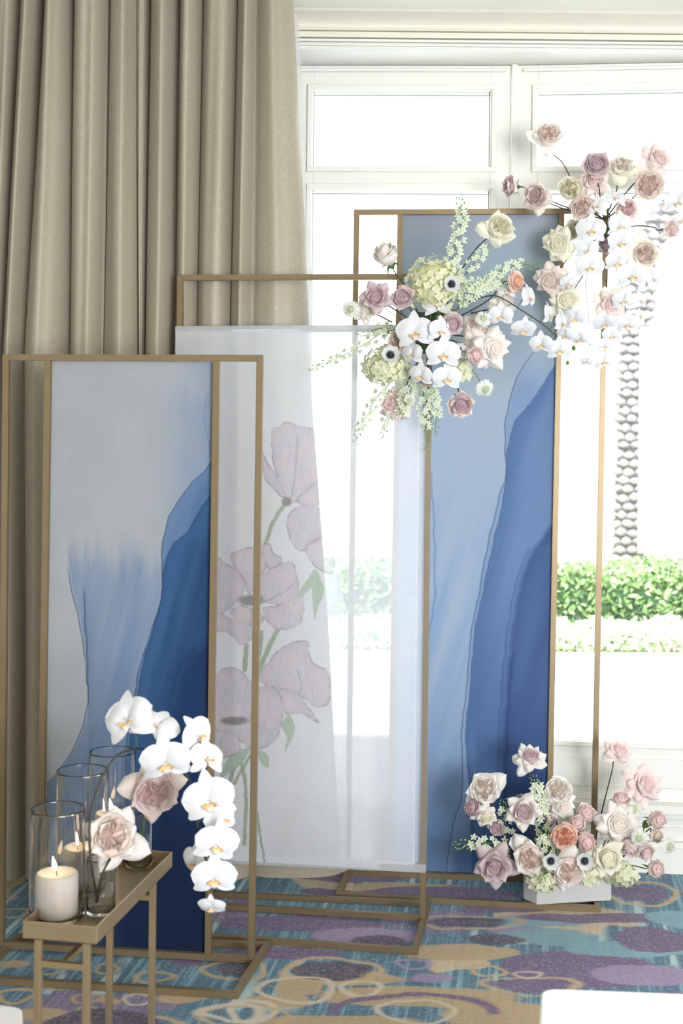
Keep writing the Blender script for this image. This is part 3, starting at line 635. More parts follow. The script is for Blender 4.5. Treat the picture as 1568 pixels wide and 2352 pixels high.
def sheer_paint(X, Y_):
    """X, Y_ in the painting's own grid (the zoomed crop of the cloth)"""
    sh = X.shape; col = np.broadcast_to(C(232,236,246), sh+(3,)).copy(); al = np.zeros(sh)
    wx = X + 10*(fbm(X/26, Y_/26, 3)-.5); wy = Y_ + 10*(fbm(X/26+40, Y_/26, 3)-.5); n = fbm(X/40, Y_/60, 4); fine = fbm(X/5, Y_/30, 3)
    PET = [[(410,110),(440,90),(480,65),(540,80),(620,100),(680,125),(684,200),(660,330),(600,400),(530,460),(490,455),(450,360),(420,270)],[(360,200),(385,260),(430,330),(480,440),(430,410),(370,330)],[(540,450),(600,390),(670,350),(680,420),(640,480),(570,480)],
     [(490,560),(520,500),(600,480),(690,520),(720,600),(700,640),(640,640),(580,700),(540,700),(500,640)],[(580,700),(640,650),(720,640),(725,740),(710,820),(650,800),(600,750)],
     [(120,750),(180,770),(250,820),(275,900),(240,950),(200,990),(120,1020)],[(200,740),(250,700),(330,690),(380,740),(380,800),(340,850),(300,930),(270,850),(250,820)],[(340,900),(370,830),(430,780),(510,760),(535,830),(545,920),(500,980),(420,970),(350,960)],
     [(370,990),(450,980),(550,930),(575,1000),(540,1080),(450,1100),(390,1060)],[(205,1020),(240,980),(310,1000),(370,1040),(340,1080),(260,1070)],[(120,1020),(200,1040),(320,1080),(340,1110),(260,1180),(200,1120),(120,1100)],[(365,690),(400,675),(420,720),(460,740),(440,780),(390,790)],
     [(350,1330),(400,1250),(450,1200),(520,1165),(590,1160),(600,1230),(620,1270),(690,1310),(705,1400),(690,1470),(640,1490),(580,1450),(540,1420),(450,1400),(370,1380)],[(450,1400),(540,1420),(600,1500),(645,1565),(560,1520),(480,1520)],
     [(120,1340),(190,1290),(260,1310),(330,1380),(420,1390),(465,1460),(460,1560),(430,1650),(340,1700),(290,1690),(240,1650),(150,1640),(110,1500)],[(115,1620),(180,1600),(240,1640),(250,1700),(170,1740),(115,1720)]]
    LV = [[(550,910),(600,840),(630,800),(665,870),(670,920),(640,990),(625,1050),(615,960),(610,890),(560,940)],[(460,1580),(500,1530),(525,1590),(510,1650),(475,1710),(490,1640)],[(330,1710),(370,1710),(395,1740),(390,1790),(360,1765)],[(150,1840),(180,1760),(240,1700),(300,1700),(260,1760),(210,1800)]]
    ST = [([(470,480),(420,560),(380,670)], 9),([(440,1100),(385,1210),(350,1300)], 11),([(360,1110),(350,1200),(330,1300)], 9),([(285,1170),(275,1300)], 11),([(240,1700),(205,1850)], 10),([(250,1740),(280,1900),(275,2170)], 9),([(328,1950),(350,2100),(378,2280)], 5),([(220,1790),(270,1740)], 8),([(310,1720),(200,1900)], 6)]
    for pts, wd in ST:
        d = poly_sd(wx, wy, pts, False); m = sst(wd+3, wd-2, d); col = mixc(col, C(150,172,150)*(.8+.4*fine)[..., None], m*.9); al = np.maximum(al, m*.78)
    for pts in LV:
        d = poly_sd(wx, wy, pts); m = sst(3, -3, d); col = mixc(col, C(172,192,176)*(.85+.3*fine)[..., None], m*.9); al = np.maximum(al, m*.78)
    for i, pts in enumerate(PET):
        d = poly_sd(wx, wy, pts); m = sst(2.5, -2.5, d); base = mixc(np.broadcast_to(C(220,216,228), sh+(3,)), C(206,204,218), n); base = mixc(base, C(224,210,224), sst(.5, .7, fbm(X/70+i, Y_/70, 2))*.7)
        base = base*(.9+.2*fine)[..., None]; col = mixc(col, base, m); al = np.maximum(al, m*.70)
        ln = np.exp(-(d/3.0)**2)*sst(.35, .6, fbm(X/30+i, Y_/30, 2)); col = mixc(col, C(138,132,148), ln*.7); inn = np.exp(-np.clip(-d, 0, 99)/16)*(d < 0); col = mixc(col, C(186,180,194), inn*.35)
    for cx, cy, rx, ry in ((305,955,72,32),(222,1555,78,24),(485,462,30,26)):
        d = np.hypot((wx-cx)/rx, (wy-cy)/ry); m = sst(1.15, .6, d); col = mixc(col, C(130,128,130)*(.8+.4*fine)[..., None], m*.9); al = np.maximum(al, m*.8)
    for pts in ([(540,130),(530,300),(510,440)],[(310,1000),(300,1080)],[(160,1640),(150,1700)],[(540,1300),(560,1370),(545,1420)],[(380,960),(460,920),(520,870)],[(330,1430),(300,1560)]):
        d = poly_sd(wx, wy, pts, False); col = mixc(col, C(160,156,168), sst(5, 1, d)*.6)
    return np.concatenate([np.clip(col, 0, 1), al[..., None]], -1)
CLOTH = sheer_mat('painted_sheer_cloth', None, .68, .3, True)
xl0, xr0, xl1, xr1 = 404.5, 992, 389, 977; yt, yb = (757, 762), (1974, 1999)
def cl_pos(dep, bulge=.0):
    A = [np.array(P(*q, Y)) for q, Y in (((xl0, yt[0]), 4.28), ((xr0, yt[1]-6), 4.155), ((xl1, yb[0]-9), 4.28), ((xr1, yb[1]), 4.155))]
    def f(s, t):
        s_, t_ = s[..., None], t[..., None]; p = (A[0]*(1-s_)+A[1]*s_)*(1-t_)+(A[2]*(1-s_)+A[3]*s_)*t_
        p = p + np.array([0, dep, 0]); p[..., 1] += .004*(vn(s*3+2, t*5)-.5)*np.sin(np.pi*s) + .024*np.clip((s-.955)/.012, 0, 1); return p
    return f
def cl_col(s, t):
    px = (xl0*(1-s)+xr0*s)*(1-t)+(xl1*(1-s)+xr1*s)*t; py = (yt[0]*(1-s)+(yt[1]-6)*s)*(1-t)+((yb[0]-9)*(1-s)+yb[1]*s)*t
    return sheer_paint((px-440)*2.179, (py-940)*2.179)
grid_obj('painted_cloth', cl_pos(-.0125), 250, 520, cl_col, CLOTH, s2)
SEAM = sheer_mat('cloth_hem', (.66, .67, .69, 1), .86, .45); SEAM2 = sheer_mat('cloth_side_hem', (.75, .75, .77, 1), .16, .4)
def strip(a, b, wd, dp, name='hem', m=None):
    return bar(name, a, b, wd, dp, m or SEAM, s2, f2, .002)
strip(P(404, 757, 4.28), P(992, 754, 4.155), .021, .026, 'top_hem'); strip(P(392, 1966, 4.28), P(978, 1993, 4.155), .026, .026, 'bottom_hem')
strip(P(411, 760, 4.28), P(395, 1964, 4.28), .022, .0235, 'side_seam', SEAM2); strip(P(986, 760, 4.158), P(971, 1990, 4.158), .022, .0235, 'side_seam', SEAM2)
# ------------------------------------------------------------------ console tray table
tb = root('tray_table', 'narrow gold tray table at the lower left carrying candles in glass cylinders', 'table')
ZTT = .458
def onz(px, py, z): return FL(px, py, z)
a0, a1, a2, a3 = onz(44, 2123, ZTT), onz(222, 2129, ZTT), onz(396, 1956, ZTT), onz(262, 1951, ZTT)
# make the plan a true rectangle from the near edge and the right side
ex = (a1-a0); wx_ = ex.length; ex.normalize(); ln = (a2-a1); ey = Vector((-ex.y, ex.x, 0)); 
sk = ln.dot(ex)/ln.dot(ey); ey = ln.normalized(); LT = ln.length
ex = Vector((ey.y, -ey.x, 0)); a0 = a1 - ex*wx_
def tp(u, v, z): q = a0 + ex*u + ey*v; return Vector((q.x, q.y, z))
def tbox(name, u0, u1, v0, v1, z0, z1, mat=GOLD2, bev=.001):
    bm = bmesh.new(); vs = [bm.verts.new(tp(u, v, z)) for z in (z0, z1) for u, v in ((u0, v0), (u1, v0), (u1, v1), (u0, v1))]
    for q in ((0,3,2,1),(4,5,6,7),(0,1,5,4),(1,2,6,5),(2,3,7,6),(3,0,4,7)): bm.faces.new([vs[i] for i in q])
    bmesh.ops.recalc_face_normals(bm, faces=bm.faces[:])
    if bev: bmesh.ops.bevel(bm, geom=bm.edges[:], offset=bev, segments=1, affect='EDGES')
    return bm_obj(name, bm, mat, tb)
ZB = ZTT-.040
tbox('tray_bottom', 0, wx_, 0, LT, ZB, ZB+.004)
tbox('tray_side', 0, wx_, 0, .004, ZB, ZTT); tbox('tray_side', 0, wx_, LT-.004, LT, ZB, ZTT); tbox('tray_side', 0, .004, .004, LT-.004, ZB, ZTT); tbox('tray_side', wx_-.004, wx_, .004, LT-.004, ZB, ZTT)
lw = .0155; lu = (.022, wx_-.022-lw); lv = (.012, LT-.075)
for u in lu:
    for v in lv: tbox('leg', u, u+lw, v, v+lw, 0, ZB)
for v in lv: tbox('stretcher', lu[0]+lw, lu[1], v, v+lw, .352, .366)
um = (lu[0]+lu[1])/2; tbox('stretcher', um, um+lw, lv[0]+lw, lv[1], .352, .366)
print('table', wx_, LT, a0, a2)
def real_glass():
    m, t, out = nt('clear_glass'); b = N(t, 'ShaderNodeBsdfPrincipled'); b.inputs['Transmission Weight'].default_value = 1; b.inputs['Roughness'].default_value = 0; b.inputs['IOR'].default_value = 1.48
    n = noise_node(t, 3); t.links.new(mixrgb(t, n.outputs[0], (1, 1, 1, 1), (.985, .995, .995, 1)), b.inputs[0]); t.links.new(b.outputs[0], out.inputs[0]); return m
GLS = real_glass()
def wax_mat():
    m, t, out = nt('white_wax'); b = N(t, 'ShaderNodeBsdfPrincipled'); b.inputs[0].default_value = (.86, .80, .74, 1); b.inputs['Roughness'].default_value = .4
    b.inputs['Subsurface Weight'].default_value = .6; b.inputs['Subsurface Radius'].default_value = (.03, .015, .008); b.inputs['Subsurface Scale'].default_value = .6
    n = noise_node(t, 20); t.links.new(mixrgb(t, n.outputs[0], (.88, .83, .78, 1), (.84, .77, .71, 1)), b.inputs[0]); t.links.new(b.outputs[0], out.inputs[0]); return m
def flame_mat():
    m, t, out = nt('flame'); e = N(t, 'ShaderNodeEmission'); tc = N(t, 'ShaderNodeTexCoord'); sp = N(t, 'ShaderNodeSeparateXYZ'); t.links.new(tc.outputs['Object'], sp.inputs[0])
    mr = N(t, 'ShaderNodeMapRange'); mr.inputs[1].default_value = 0; mr.inputs[2].default_value = .032; t.links.new(sp.outputs[2], mr.inputs[0])
    t.links.new(mixrgb(t, mr.outputs[0], (1, .62, .28, 1), (1, .80, .50, 1)), e.inputs[0]); e.inputs[1].default_value = 28; t.links.new(e.outputs[0], out.inputs[0]); return m
WAX = wax_mat(); FLAME = flame_mat(); WICK = simple('burnt_wick', (.03, .02, .015, 1), .9)
def cylinder_glass(px, pyb, r, h, label, name='hurricane_glass', cat='vase'):
    c = onz(px, pyb, ZB+.0045); t_ = root(name, label, cat, c, 'glass cylinders on the gold tray' if cat == 'glass cylinder' else None)
    th = .0028; pr = [(.0, 0), (r-.010, 0), (r-.004, 0), (r-.001, .001), (r, .004), (r, .008), (r, .04), (r, h-.04), (r, h-.005), (r-.0004, h-.001), (r-th/2, h), (r-th+.0004, h-.001), (r-th, h-.005), (r-th, h-.04), (r-th, .04), (r-th, .014), (r-th-.001, .010), (r-th-.005, .007), (r-th-.012, .007), (0, .007)]
    lathe('glass_wall', pr, GLS, t_, 56); return c, t_
def candle(c, r, h, label, lean):
    t_ = root('pillar_candle', label, 'candle', c + Vector((0, 0, .0085)))
    pr = [(0, 0), (r-.002, 0), (r, .002), (r, h-.006), (r-.002, h-.001), (r-.006, h), (r-.012, h-.003), (r*.55, h-.007), (0, h-.008)]
    lathe('wax_body', pr, WAX, t_, 48)
    V, Fc = tube_data([Vector((0, 0, h-.010)), Vector((lean*.3, 0, h-.001)), Vector((lean, 0, h+.005))], .0011, n=6); mesh_obj('wick', V, Fc, WICK, t_)
    fl = lathe('flame', [(0, 0), (.003, .003), (.0055, .010), (.0052, .017), (.003, .026), (.001, .033), (0, .036)], FLAME, t_, 16, (lean, 0, h+.002)); fl.rotation_euler = (0, -.18, 0)
g1, _ = cylinder_glass(130, 2108, .0635, .255, 'nearest and shortest clear glass cylinder around a lit candle', cat='glass cylinder')
candle(g1, .049, .098, 'front lit white pillar candle inside the nearest glass cylinder', -.004)
g2, _ = cylinder_glass(187, 2042, .0635, .295, 'middle clear glass cylinder, taller than the nearest one', cat='glass cylinder')
candle(g2, .045, .098, 'short lit candle glowing in the middle glass cylinder, behind the near rose', .0)
g3, _ = cylinder_glass(256, 1972, .061, .285, 'farthest clear glass cylinder, reaching highest in front of the blue print', cat='glass cylinder')
candle(g3, .040, .115, 'tallest lit candle in the farthest glass cylinder', .0)
WAT = glass_thin('vase_water', (.93, .95, .93, 1), edge=.5, base=.04)
vA, vAt = cylinder_glass(231, 2096, .034, .13, 'small clear bud vase holding the nearest blush rose', 'bud_vase'); lathe('water', [(0,.0), (.0295,.0), (.0295,.062), (.0,.0622)], WAT, vAt, 32, (0, 0, .009))
vB, vBt = cylinder_glass(318, 1989, .034, .145, 'small clear bud vase at the far end holding the second blush rose', 'bud_vase'); lathe('water', [(0,.0), (.0295,.0), (.0295,.075), (.0,.0752)], WAT, vBt, 32, (0, 0, .009))
# ------------------------------------------------------------------ white furniture cut by the frame
def slab(name, pts, z0, z1, mat, parent, rad=.03):
    """rounded polygon slab"""
    n = len(pts); out = []
    for i in range(n):
        p, a, b = Vector(pts[i]), Vector(pts[i-1]), Vector(pts[(i+1) % n]); da = (a-p).normalized(); db = (b-p).normalized(); p0 = p+da*rad; p1 = p+db*rad
        for k in range(7): t = k/6; out.append(p0*(1-t)**2 + p*2*t*(1-t) + p1*t*t)
    m = len(out); V = [(q.x, q.y, z0) for q in out] + [(q.x, q.y, z1-.003) for q in out]
    c = sum(out, Vector((0, 0)))/m; V += [(c.x+(q.x-c.x)*.985, c.y+(q.y-c.y)*.985, z1) for q in out]
    Fc = [(i, (i+1) % m, m+(i+1) % m, m+i) for i in range(m)] + [(m+i, m+(i+1) % m, 2*m+(i+1) % m, 2*m+i) for i in range(m)] + [tuple(range(2*m, 3*m)), tuple(range(m))[::-1]]
    o = mesh_obj(name, V, Fc, mat, parent, False); return o
wt = root('white_table', 'glossy white table with rounded corner at the bottom right edge', 'table')
zt = .45; ps = [FL(x, y, zt) for x, y in ((1243, 2269), (1800, 2290), (1900, 2700), (1222, 2640))]
slab('table_top', [(p.x, p.y) for p in ps], zt-.03, zt, LAQ, wt, .03)
cc = sum(ps, Vector((0, 0, 0)))/4
for p in ps:
    q = p.lerp(cc, .16); box('leg', (q.x-.02, q.y-.02, 0), (q.x+.02, q.y+.02, zt-.03), LAQ, wt, .002)
wc = root('white_ottoman', 'corner of a white padded ottoman at the bottom left edge', 'ottoman')
ps = [FL(x, y, .45) for x, y in ((-260, 2270), (50, 2314), (66, 2620), (-330, 2560))]
slab('cushion', [(p.x, p.y) for p in ps], .36, .45, simple('white_leather', (.85,.85,.86,1), .5), wc, .014); slab('base', [(p.x, p.y) for p in ps], .04, .355, simple('white_leather_base', (.8,.8,.82,1), .5), wc, .012)
cc = sum(ps, Vector((0, 0, 0)))/4
for p in ps:
    q = p.lerp(cc, .12); box('foot', (q.x-.015, q.y-.015, 0), (q.x+.015, q.y+.015, .04), GOLD2, wc)
# ------------------------------------------------------------------ flower meshes
def add_t(me, vals):
    a = me.attributes.new('t', 'FLOAT', 'POINT'); a.data.foreach_set('value', np.array(vals, 'f'))
def mk_mesh(name, V, Fc, T, mat):
    me = bpy.data.meshes.new(name); me.from_pydata([tuple(v) for v in V], [], Fc); me.polygons.foreach_set('use_smooth', [True]*len(me.polygons)); me.materials.append(mat); add_t(me, T); me.update(); return me
def sheet(V, Fc, T, fn, nu, nv, tf):
    b = len(V)
    for j in range(nv+1):
        for i in range(nu+1):
            u = -1+2*i/nu; v = j/nv; V.append(fn(u, v)); T.append(tf(u, v) if callable(tf) else tf)
    for j in range(nv):
        for i in range(nu): a = b+j*(nu+1)+i; Fc.append((a, a+1, a+nu+2, a+nu+1))
def cupshell(phi, span, Rt, h, rb, bulge, roll, spiral, sd, ruf=.03):
    def f(u, v):
        r = rb*(1-v) + Rt*v + bulge*math.sin(math.pi*min(1, v*1.02))*Rt
        r *= 1 + spiral*u; zz = h*v*(1 - .16*u*u*v*v - .05*abs(u)*v)
        if v > .72: r += roll*((v-.72)/.28)**2; zz -= roll*.5*((v-.72)/.28)**2
        r += ruf*math.sin(u*7+sd)*v; zz += ruf*.6*math.sin(u*5+sd*2)*v
        a = phi + u*span*(1 - .25*v**6*0); return (r*math.cos(a), r*math.sin(a), zz)
    return f
def dome(V, Fc, T, R_, zf, t0, t1, n=20, m=8):  # floor added inside a bloom to close dark gaps and brighten its heart
    b = len(V)
    for i in range(m+1):
        r = R_*i/m
        for k in range(n): a = 6.2832*k/n; V.append((r*math.cos(a), r*math.sin(a), zf(i/m))); T.append(t0+(t1-t0)*i/m)
    for i in range(m):
        for k in range(n): Fc.append((b+i*n+k, b+i*n+(k+1) % n, b+(i+1)*n+(k+1) % n, b+(i+1)*n+k))
def spiral_bloom(nm, closed=0.0, n=15, sd=0):
    V, Fc, T = [], [], []; rr = random.Random(sd)
    zr = lambda f: 1.0 + .10*math.sin(math.pi*min(1, f*1.1)) - .34*f**1.6 + .25*closed*(1-f)
    for i in range(n):
        f = i/(n-1); Rt = .075 + .80*f**.95; h = zr(f) + rr.uniform(-.03, .03)
        roll = .015 + .11*f*(1-closed*.8); bul = .20 - .08*f + .25*closed*f; Rt2 = Rt*(1-.40*closed*f)
        sheet(V, Fc, T, cupshell(i*2.4+rr.uniform(-.2, .2), 1.45 - .60*f, Rt2, h, .04+.25*f, bul, roll, .13*(1-f*.5), rr.uniform(0, 6), .02+.02*f), 9, 7, lambda u, v, f=f: min(1, .05 + .85*f + .25*max(0, v-.6)))
    dome(V, Fc, T, .74*(1-.3*closed), lambda q: zr(q*.9)-.15-.10*q, .0, .7)
    return mk_mesh(nm, V, Fc, T, PM['white'])
def quartered_bloom(nm, sd=0):
    V, Fc, T = [], [], []; rr = random.Random(sd); nq = 5
    for q in range(nq):
        A = 2*math.pi*q/nq + rr.uniform(-.25, .25)
        for j in range(5):
            s = .86-.15*j + rr.uniform(-.04, .04); off = .03+.09*j; ph = rr.uniform(0, 6)
            def f(u, v, s=s, off=off, A=A, j=j, ph=ph):
                rho = off + s*.74*abs(u)**1.15; tau = (u*s*.44 + .04*math.sin(u*5+ph))*(1+.12*v); z = .70 + v*(.30 - .20*rho*rho + .03*math.sin(u*6+ph) + .015*j)
                k = .90+.12*v; x = rho*k; y = tau*k; return (x*math.cos(A)-y*math.sin(A), x*math.sin(A)+y*math.cos(A), z)
            sheet(V, Fc, T, f, 12, 3, lambda u, v, j=j: .02+.30*v+.30*abs(u))
    dome(V, Fc, T, .90, lambda q: .88-.22*q*q, .0, .55)
    for i in range(12):
        f = .72+.28*i/11; sheet(V, Fc, T, cupshell(i*2.4, .80, .96*f, 1.0-.06*f, .3, .16, .05, .05, i), 8, 6, lambda u, v, f=f: .45+.50*f*v)
    return mk_mesh(nm, V, Fc, T, PM['white'])
def outer_petal(nm, L_, W, th, point, curl, sd, nu=10, nv=10):
    """th: list of angles from the axis along the petal, degrees"""
    rr = random.Random(sd); ph = rr.uniform(0, 6); rs, zs = [.16], [.02]; n = nv
    for k in range(n):
        a = math.radians(np.interp((k+.5)/n, np.linspace(0, 1, len(th)), th)); rs.append(rs[-1]+L_/n*math.sin(a)); zs.append(zs[-1]+L_/n*math.cos(a))
    def f(u, v):
        k = v*n; i = min(n-1, int(k)); fr = k-i; r = rs[i]+(rs[i+1]-rs[i])*fr; z = zs[i]+(zs[i+1]-zs[i])*fr
        wv = W*min(1, .35+.65*math.sin(math.pi*.5*min(1, v/.5)))
        # rounded end, drawn out to a small point by the curling of its sides
        e = max(0.0, (v-.55)/.45); wv *= math.sqrt(max(0.0, 1-e**2.6))*(1-point*e*.45) + .04
        x = u*wv; lat = max(r, .62); a = x/lat
        side = abs(u)**2.2*min(1, v*1.6)
        rr_ = r - curl*side*.10*(1 if r > .9 else .3); zz = z - curl*side*.42 + .035*math.sin(u*4+ph)*v + .02*math.sin(u*9+ph*2)*v
        return (rr_*math.cos(a), rr_*math.sin(a), zz)
    V, Fc, T = [], [], []; sheet(V, Fc, T, f, nu, nv, lambda u, v: .55+.45*v); return mk_mesh(nm, V, Fc, T, PM['white'])
B_SP = [spiral_bloom('bloom', .0, 15, s) for s in (1, 2, 3)]; B_BD = [spiral_bloom('bloom', .75, 9, s) for s in (4, 5)]; B_QT = [quartered_bloom('bloom', s) for s in (6, 7, 8)]
P_CUP = [outer_petal('petal', 1.30, .84, [66, 34, 6, 8, 34], .25, .25, s) for s in (1, 2)]
P_OPN = [outer_petal('petal', 1.42, .86, [70, 40, 28, 52, 88], .45, .9, s) for s in (3, 4, 5)]
P_RFX = [outer_petal('petal', 1.55, .80, [74, 54, 60, 92, 112], .80, 1.2, s) for s in (6, 7, 8)]
P_DRP = [outer_petal('petal', 1.60, .80, [88, 85, 100, 125, 138], .85, 1.2, s) for s in (9, 10)]
def calyx_mesh():
    V, Fc, T = [], [], []; n = 10
    prof = [(.05, -.42), (.11, -.34), (.19, -.22), (.20, -.08), (.16, .02)]
    for r, z in prof:
        for k in range(n): a = 6.2832*k/n; V.append((r*math.cos(a), r*math.sin(a), z)); T.append(.3)
    for i in range(4):
        for k in range(n): Fc.append((i*n+k, i*n+(k+1) % n, (i+1)*n+(k+1) % n, (i+1)*n+k))
    for q in range(5):
        A = 6.2832*q/5
        def f(u, v, A=A):
            r = .15+.62*v; z = -.06+.10*math.sin(v*2.5)-.32*v*v; wd = .11*(1-v)**.7; x, y = r, u*wd; return (x*math.cos(A)-y*math.sin(A), x*math.sin(A)+y*math.cos(A), z)
        sheet(V, Fc, T, f, 2, 5, .3)
    return mk_mesh('calyx', V, Fc, T, STEM_G)
CALYX = calyx_mesh()
def leaf_mesh(nm, L_=1, W=.32):
    V, Fc, T = [], [], []
    def f(u, v): return (u*W*math.sin(math.pi*v**.8)**.9, L_*v, .12*math.sin(math.pi*v)+.10*abs(u)*math.sin(math.pi*v)-.15*v*v)
    sheet(V, Fc, T, f, 4, 7, .5); return mk_mesh(nm, V, Fc, T, LEAF)
LEAFM = leaf_mesh('leaf')
def facing(fx, fz, fy=1.0): return Vector((fx, -fy, fz)).normalized()
STYLES = {'menta': (B_SP, [(5, P_CUP, 1.02, .0), (5, P_OPN, .95, .5), (5, P_RFX, 1.0, .1)]), 'open': (B_SP, [(5, P_CUP, 1.02, 0), (5, P_OPN, .88, .5)]),
          'reflex': (B_SP, [(5, P_OPN, .95, 0), (5, P_RFX, 1.05, .4), (5, P_DRP, 1.1, .9)]), 'garden': (B_QT, [(5, P_CUP, 1.02, .2), (5, P_OPN, .95, .5)]),
          'gardenx': (B_QT, [(5, P_CUP, 1.02, .2), (5, P_OPN, 1.05, .5), (4, P_RFX, 1.1, .2)]), 'bud': (B_BD, [(4, P_CUP, .82, 0), (3, P_CUP, .92, .6)])}
def rose(px, py, Y, diam, col, style, face, label, group, stem=None, col2=None, stem_mat=None, cat='rose', rad=.0022, leaf=0):
    """diam: photo pixels of the cup; stem: list of photo pixels (x, y, Y) down to the arrangement"""
    c = P(px, py, Y); s = diam*.5*Y/F*(1.46 if style == 'bud' else 1.09); d = facing(*face); t_ = root('rose', label, cat, c, group)
    base = -d*(s*.55); spin = R(0, 6.28); blooms, sets = STYLES[style]; mi, mo = PM[col], PM[col2 or col]
    share('bloom', random.choice(blooms), t_, mi, axis_mat(base, d, spin, s*1.06))
    q = (d.to_track_quat('Z', 'Y')).to_matrix().to_4x4()
    for si, (n, ms, k, ph) in enumerate(sets):
        w1 = .12 if si == 0 else .28
        for i in range(n):
            if si == len(sets)-1 and si > 0 and R(0, 1) < .18: continue
            a = 6.2832*(i+ph)/n + spin + R(-.8, .8)*w1; mw = Matrix.Translation(base) @ q @ Matrix.Rotation(a, 4, 'Z') @ Matrix.Rotation(R(-1, 1)*w1*.8, 4, 'Y') @ Matrix.Rotation(R(-1, 1)*w1*.5, 4, 'X') @ Matrix.Diagonal((s*k*R(.9, 1.08), s*k*R(.8, 1.12), s*k, 1))
            share('petal', random.choice(ms), t_, mo, mw)
    share('calyx', CALYX, t_, None, axis_mat(base, d, spin, s))
    sb = base - d*s*.40
    if stem:
        pts = [sb, sb - d*s*.7] + [P(*p) - c for p in stem]
        V, Fc = tube_data(smooth_path(pts, 5), rad*.8, rad*1.1, 6); mesh_obj('stem', V, Fc, stem_mat or STEM_D, t_)
        for k in range(leaf):
            p = pts[1].lerp(pts[2], .5); share('leaf', LEAFM, t_, None, Matrix.Translation(p) @ Matrix.Rotation(R(-1.2, 1.2), 4, 'Y') @ Matrix.Rotation(R(.2, 1), 4, 'X') @ Matrix.Scale(.035, 4))
    return t_
# orchid
def orch_petal(nm, L_, W, sd, cup=.12, rnd=.75):
    V, Fc, T = [], [], []; rr = random.Random(sd); ph = rr.uniform(0, 6)
    def f(u, v):
        wd = W*(.10+.90*math.sin(math.pi*v**rnd)**.62) if 0 < v < 1 else W*.06
        return (u*wd, L_*v, cup*math.sin(math.pi*v)*.7 - .22*u*u*wd + .03*math.sin(u*3+v*5+ph) - .18*v*v*cup*4)
    sheet(V, Fc, T, f, 8, 8, lambda u, v: .3+.7*v); return mk_mesh(nm, V, Fc, T, PM['orchid'])
def orch_sepals():
    V, Fc, T = [], [], []
    for ang in (0, 2.2, -2.2):
        ca, sa = math.cos(ang), math.sin(ang)
        def f(u, v):
            wd = .27*(.15+.85*math.sin(math.pi*v**.8)**.8); x, y, z = u*wd, v*.92, -.05+.10*math.sin(math.pi*v)-.14*v*v; return (x*ca-y*sa, x*sa+y*ca, z)
        sheet(V, Fc, T, f, 5, 7, lambda u, v: .3+.7*v)
    return mk_mesh('blossom', V, Fc, T, PM['orchid'])
def orch_lip():
    V, Fc, T = [], [], []
    for sg in (-1, 1):
        def f(u, v): return (sg*(.04+.15*math.sin(v*2.4)+.04*u), -.12-.10*v+.05*u, .08+.24*v*(1-.3*v)+.04*u*u)
        sheet(V, Fc, T, f, 4, 5, lambda u, v: .05+.5*abs(v-.3))
    def g(u, v): return (u*(.09*(1-v)+.05), -.12-.26*v, .12+.10*math.sin(v*3))
    sheet(V, Fc, T, g, 4, 5, lambda u, v: .2+.8*v)
    def h(u, v): return (.06*u, -.02+.02*v, .03+.16*v)
    sheet(V, Fc, T, h, 4, 3, lambda u, v: .6+.4*v)
    return mk_mesh('lip', V, Fc, T, PM['lip'])
O_PET = [orch_petal('petal', .86, .54, s) for s in (1, 2)]; O_SEP = orch_sepals(); O_LIP = orch_lip()
def orchid_blossom(t_, c, px, py, Y, width, face, roll=0.0):
    p = P(px, py, Y) - c; s = width*.5*Y/F*1.12; d = facing(*face); up = Vector((0, 0, 1)); x = up.cross(d) if abs(d.z) < .97 else Vector((1, 0, 0)); x.normalize(); y = d.cross(x)
    M = Matrix((x, y, d)).transposed().to_4x4(); mw = Matrix.Translation(p) @ M @ Matrix.Rotation(roll + R(-.1, .1), 4, 'Z') @ Matrix.Scale(s, 4)
    b = share('blossom', O_SEP, t_, None, mw)
    for sg in (-1, 1): share('petal', random.choice(O_PET), b, None, Matrix.Translation((0, .02, .02)) @ Matrix.Rotation(-sg*math.radians(80+R(-6, 6)), 4, 'Z') @ Matrix.Rotation(R(-.1, .15), 4, 'X'))
    share('lip', O_LIP, b, None, Matrix.Identity(4)); return p - d*s*.10
def orchid_spray(label, path, blossoms, group=None, rad=.0024, mat=None, buds=()):
    c = P(*path[0]); t_ = root('orchid_spray', label, 'orchid', c, group); pts = smooth_path([P(*p) - c for p in path], 8); V, Fc = tube_data(pts, rad, rad*.6, 7)
    mesh_obj('stem', V, Fc, mat or STEM_D, t_)
    for bl in blossoms:
        q = orchid_blossom(t_, c, *bl); near = min(pts, key=lambda p: (p-q).length + .3*abs(p.z-q.z))
        if (near-q).length > .008:
            mid = near.lerp(q, .5) + Vector((0, .01, .006)); V, Fc = tube_data(smooth_path([near, mid, q], 4), .0012, .0010, 5); mesh_obj('pedicel', V, Fc, STEM_G, t_)
    for (px, py, Y, r) in buds:
        q = P(px, py, Y) - c; s = r*Y/F; near = min(pts, key=lambda p: (p-q).length)
        lathe('bud', [(0, -1*s), (.6*s, -.7*s), (.85*s, 0), (.6*s, .8*s), (0, 1.25*s)], PM['greenbud'], t_, 10, q); V, Fc = tube_data([near, q], .0010, n=5); mesh_obj('pedicel', V, Fc, STEM_G, t_)
    return t_
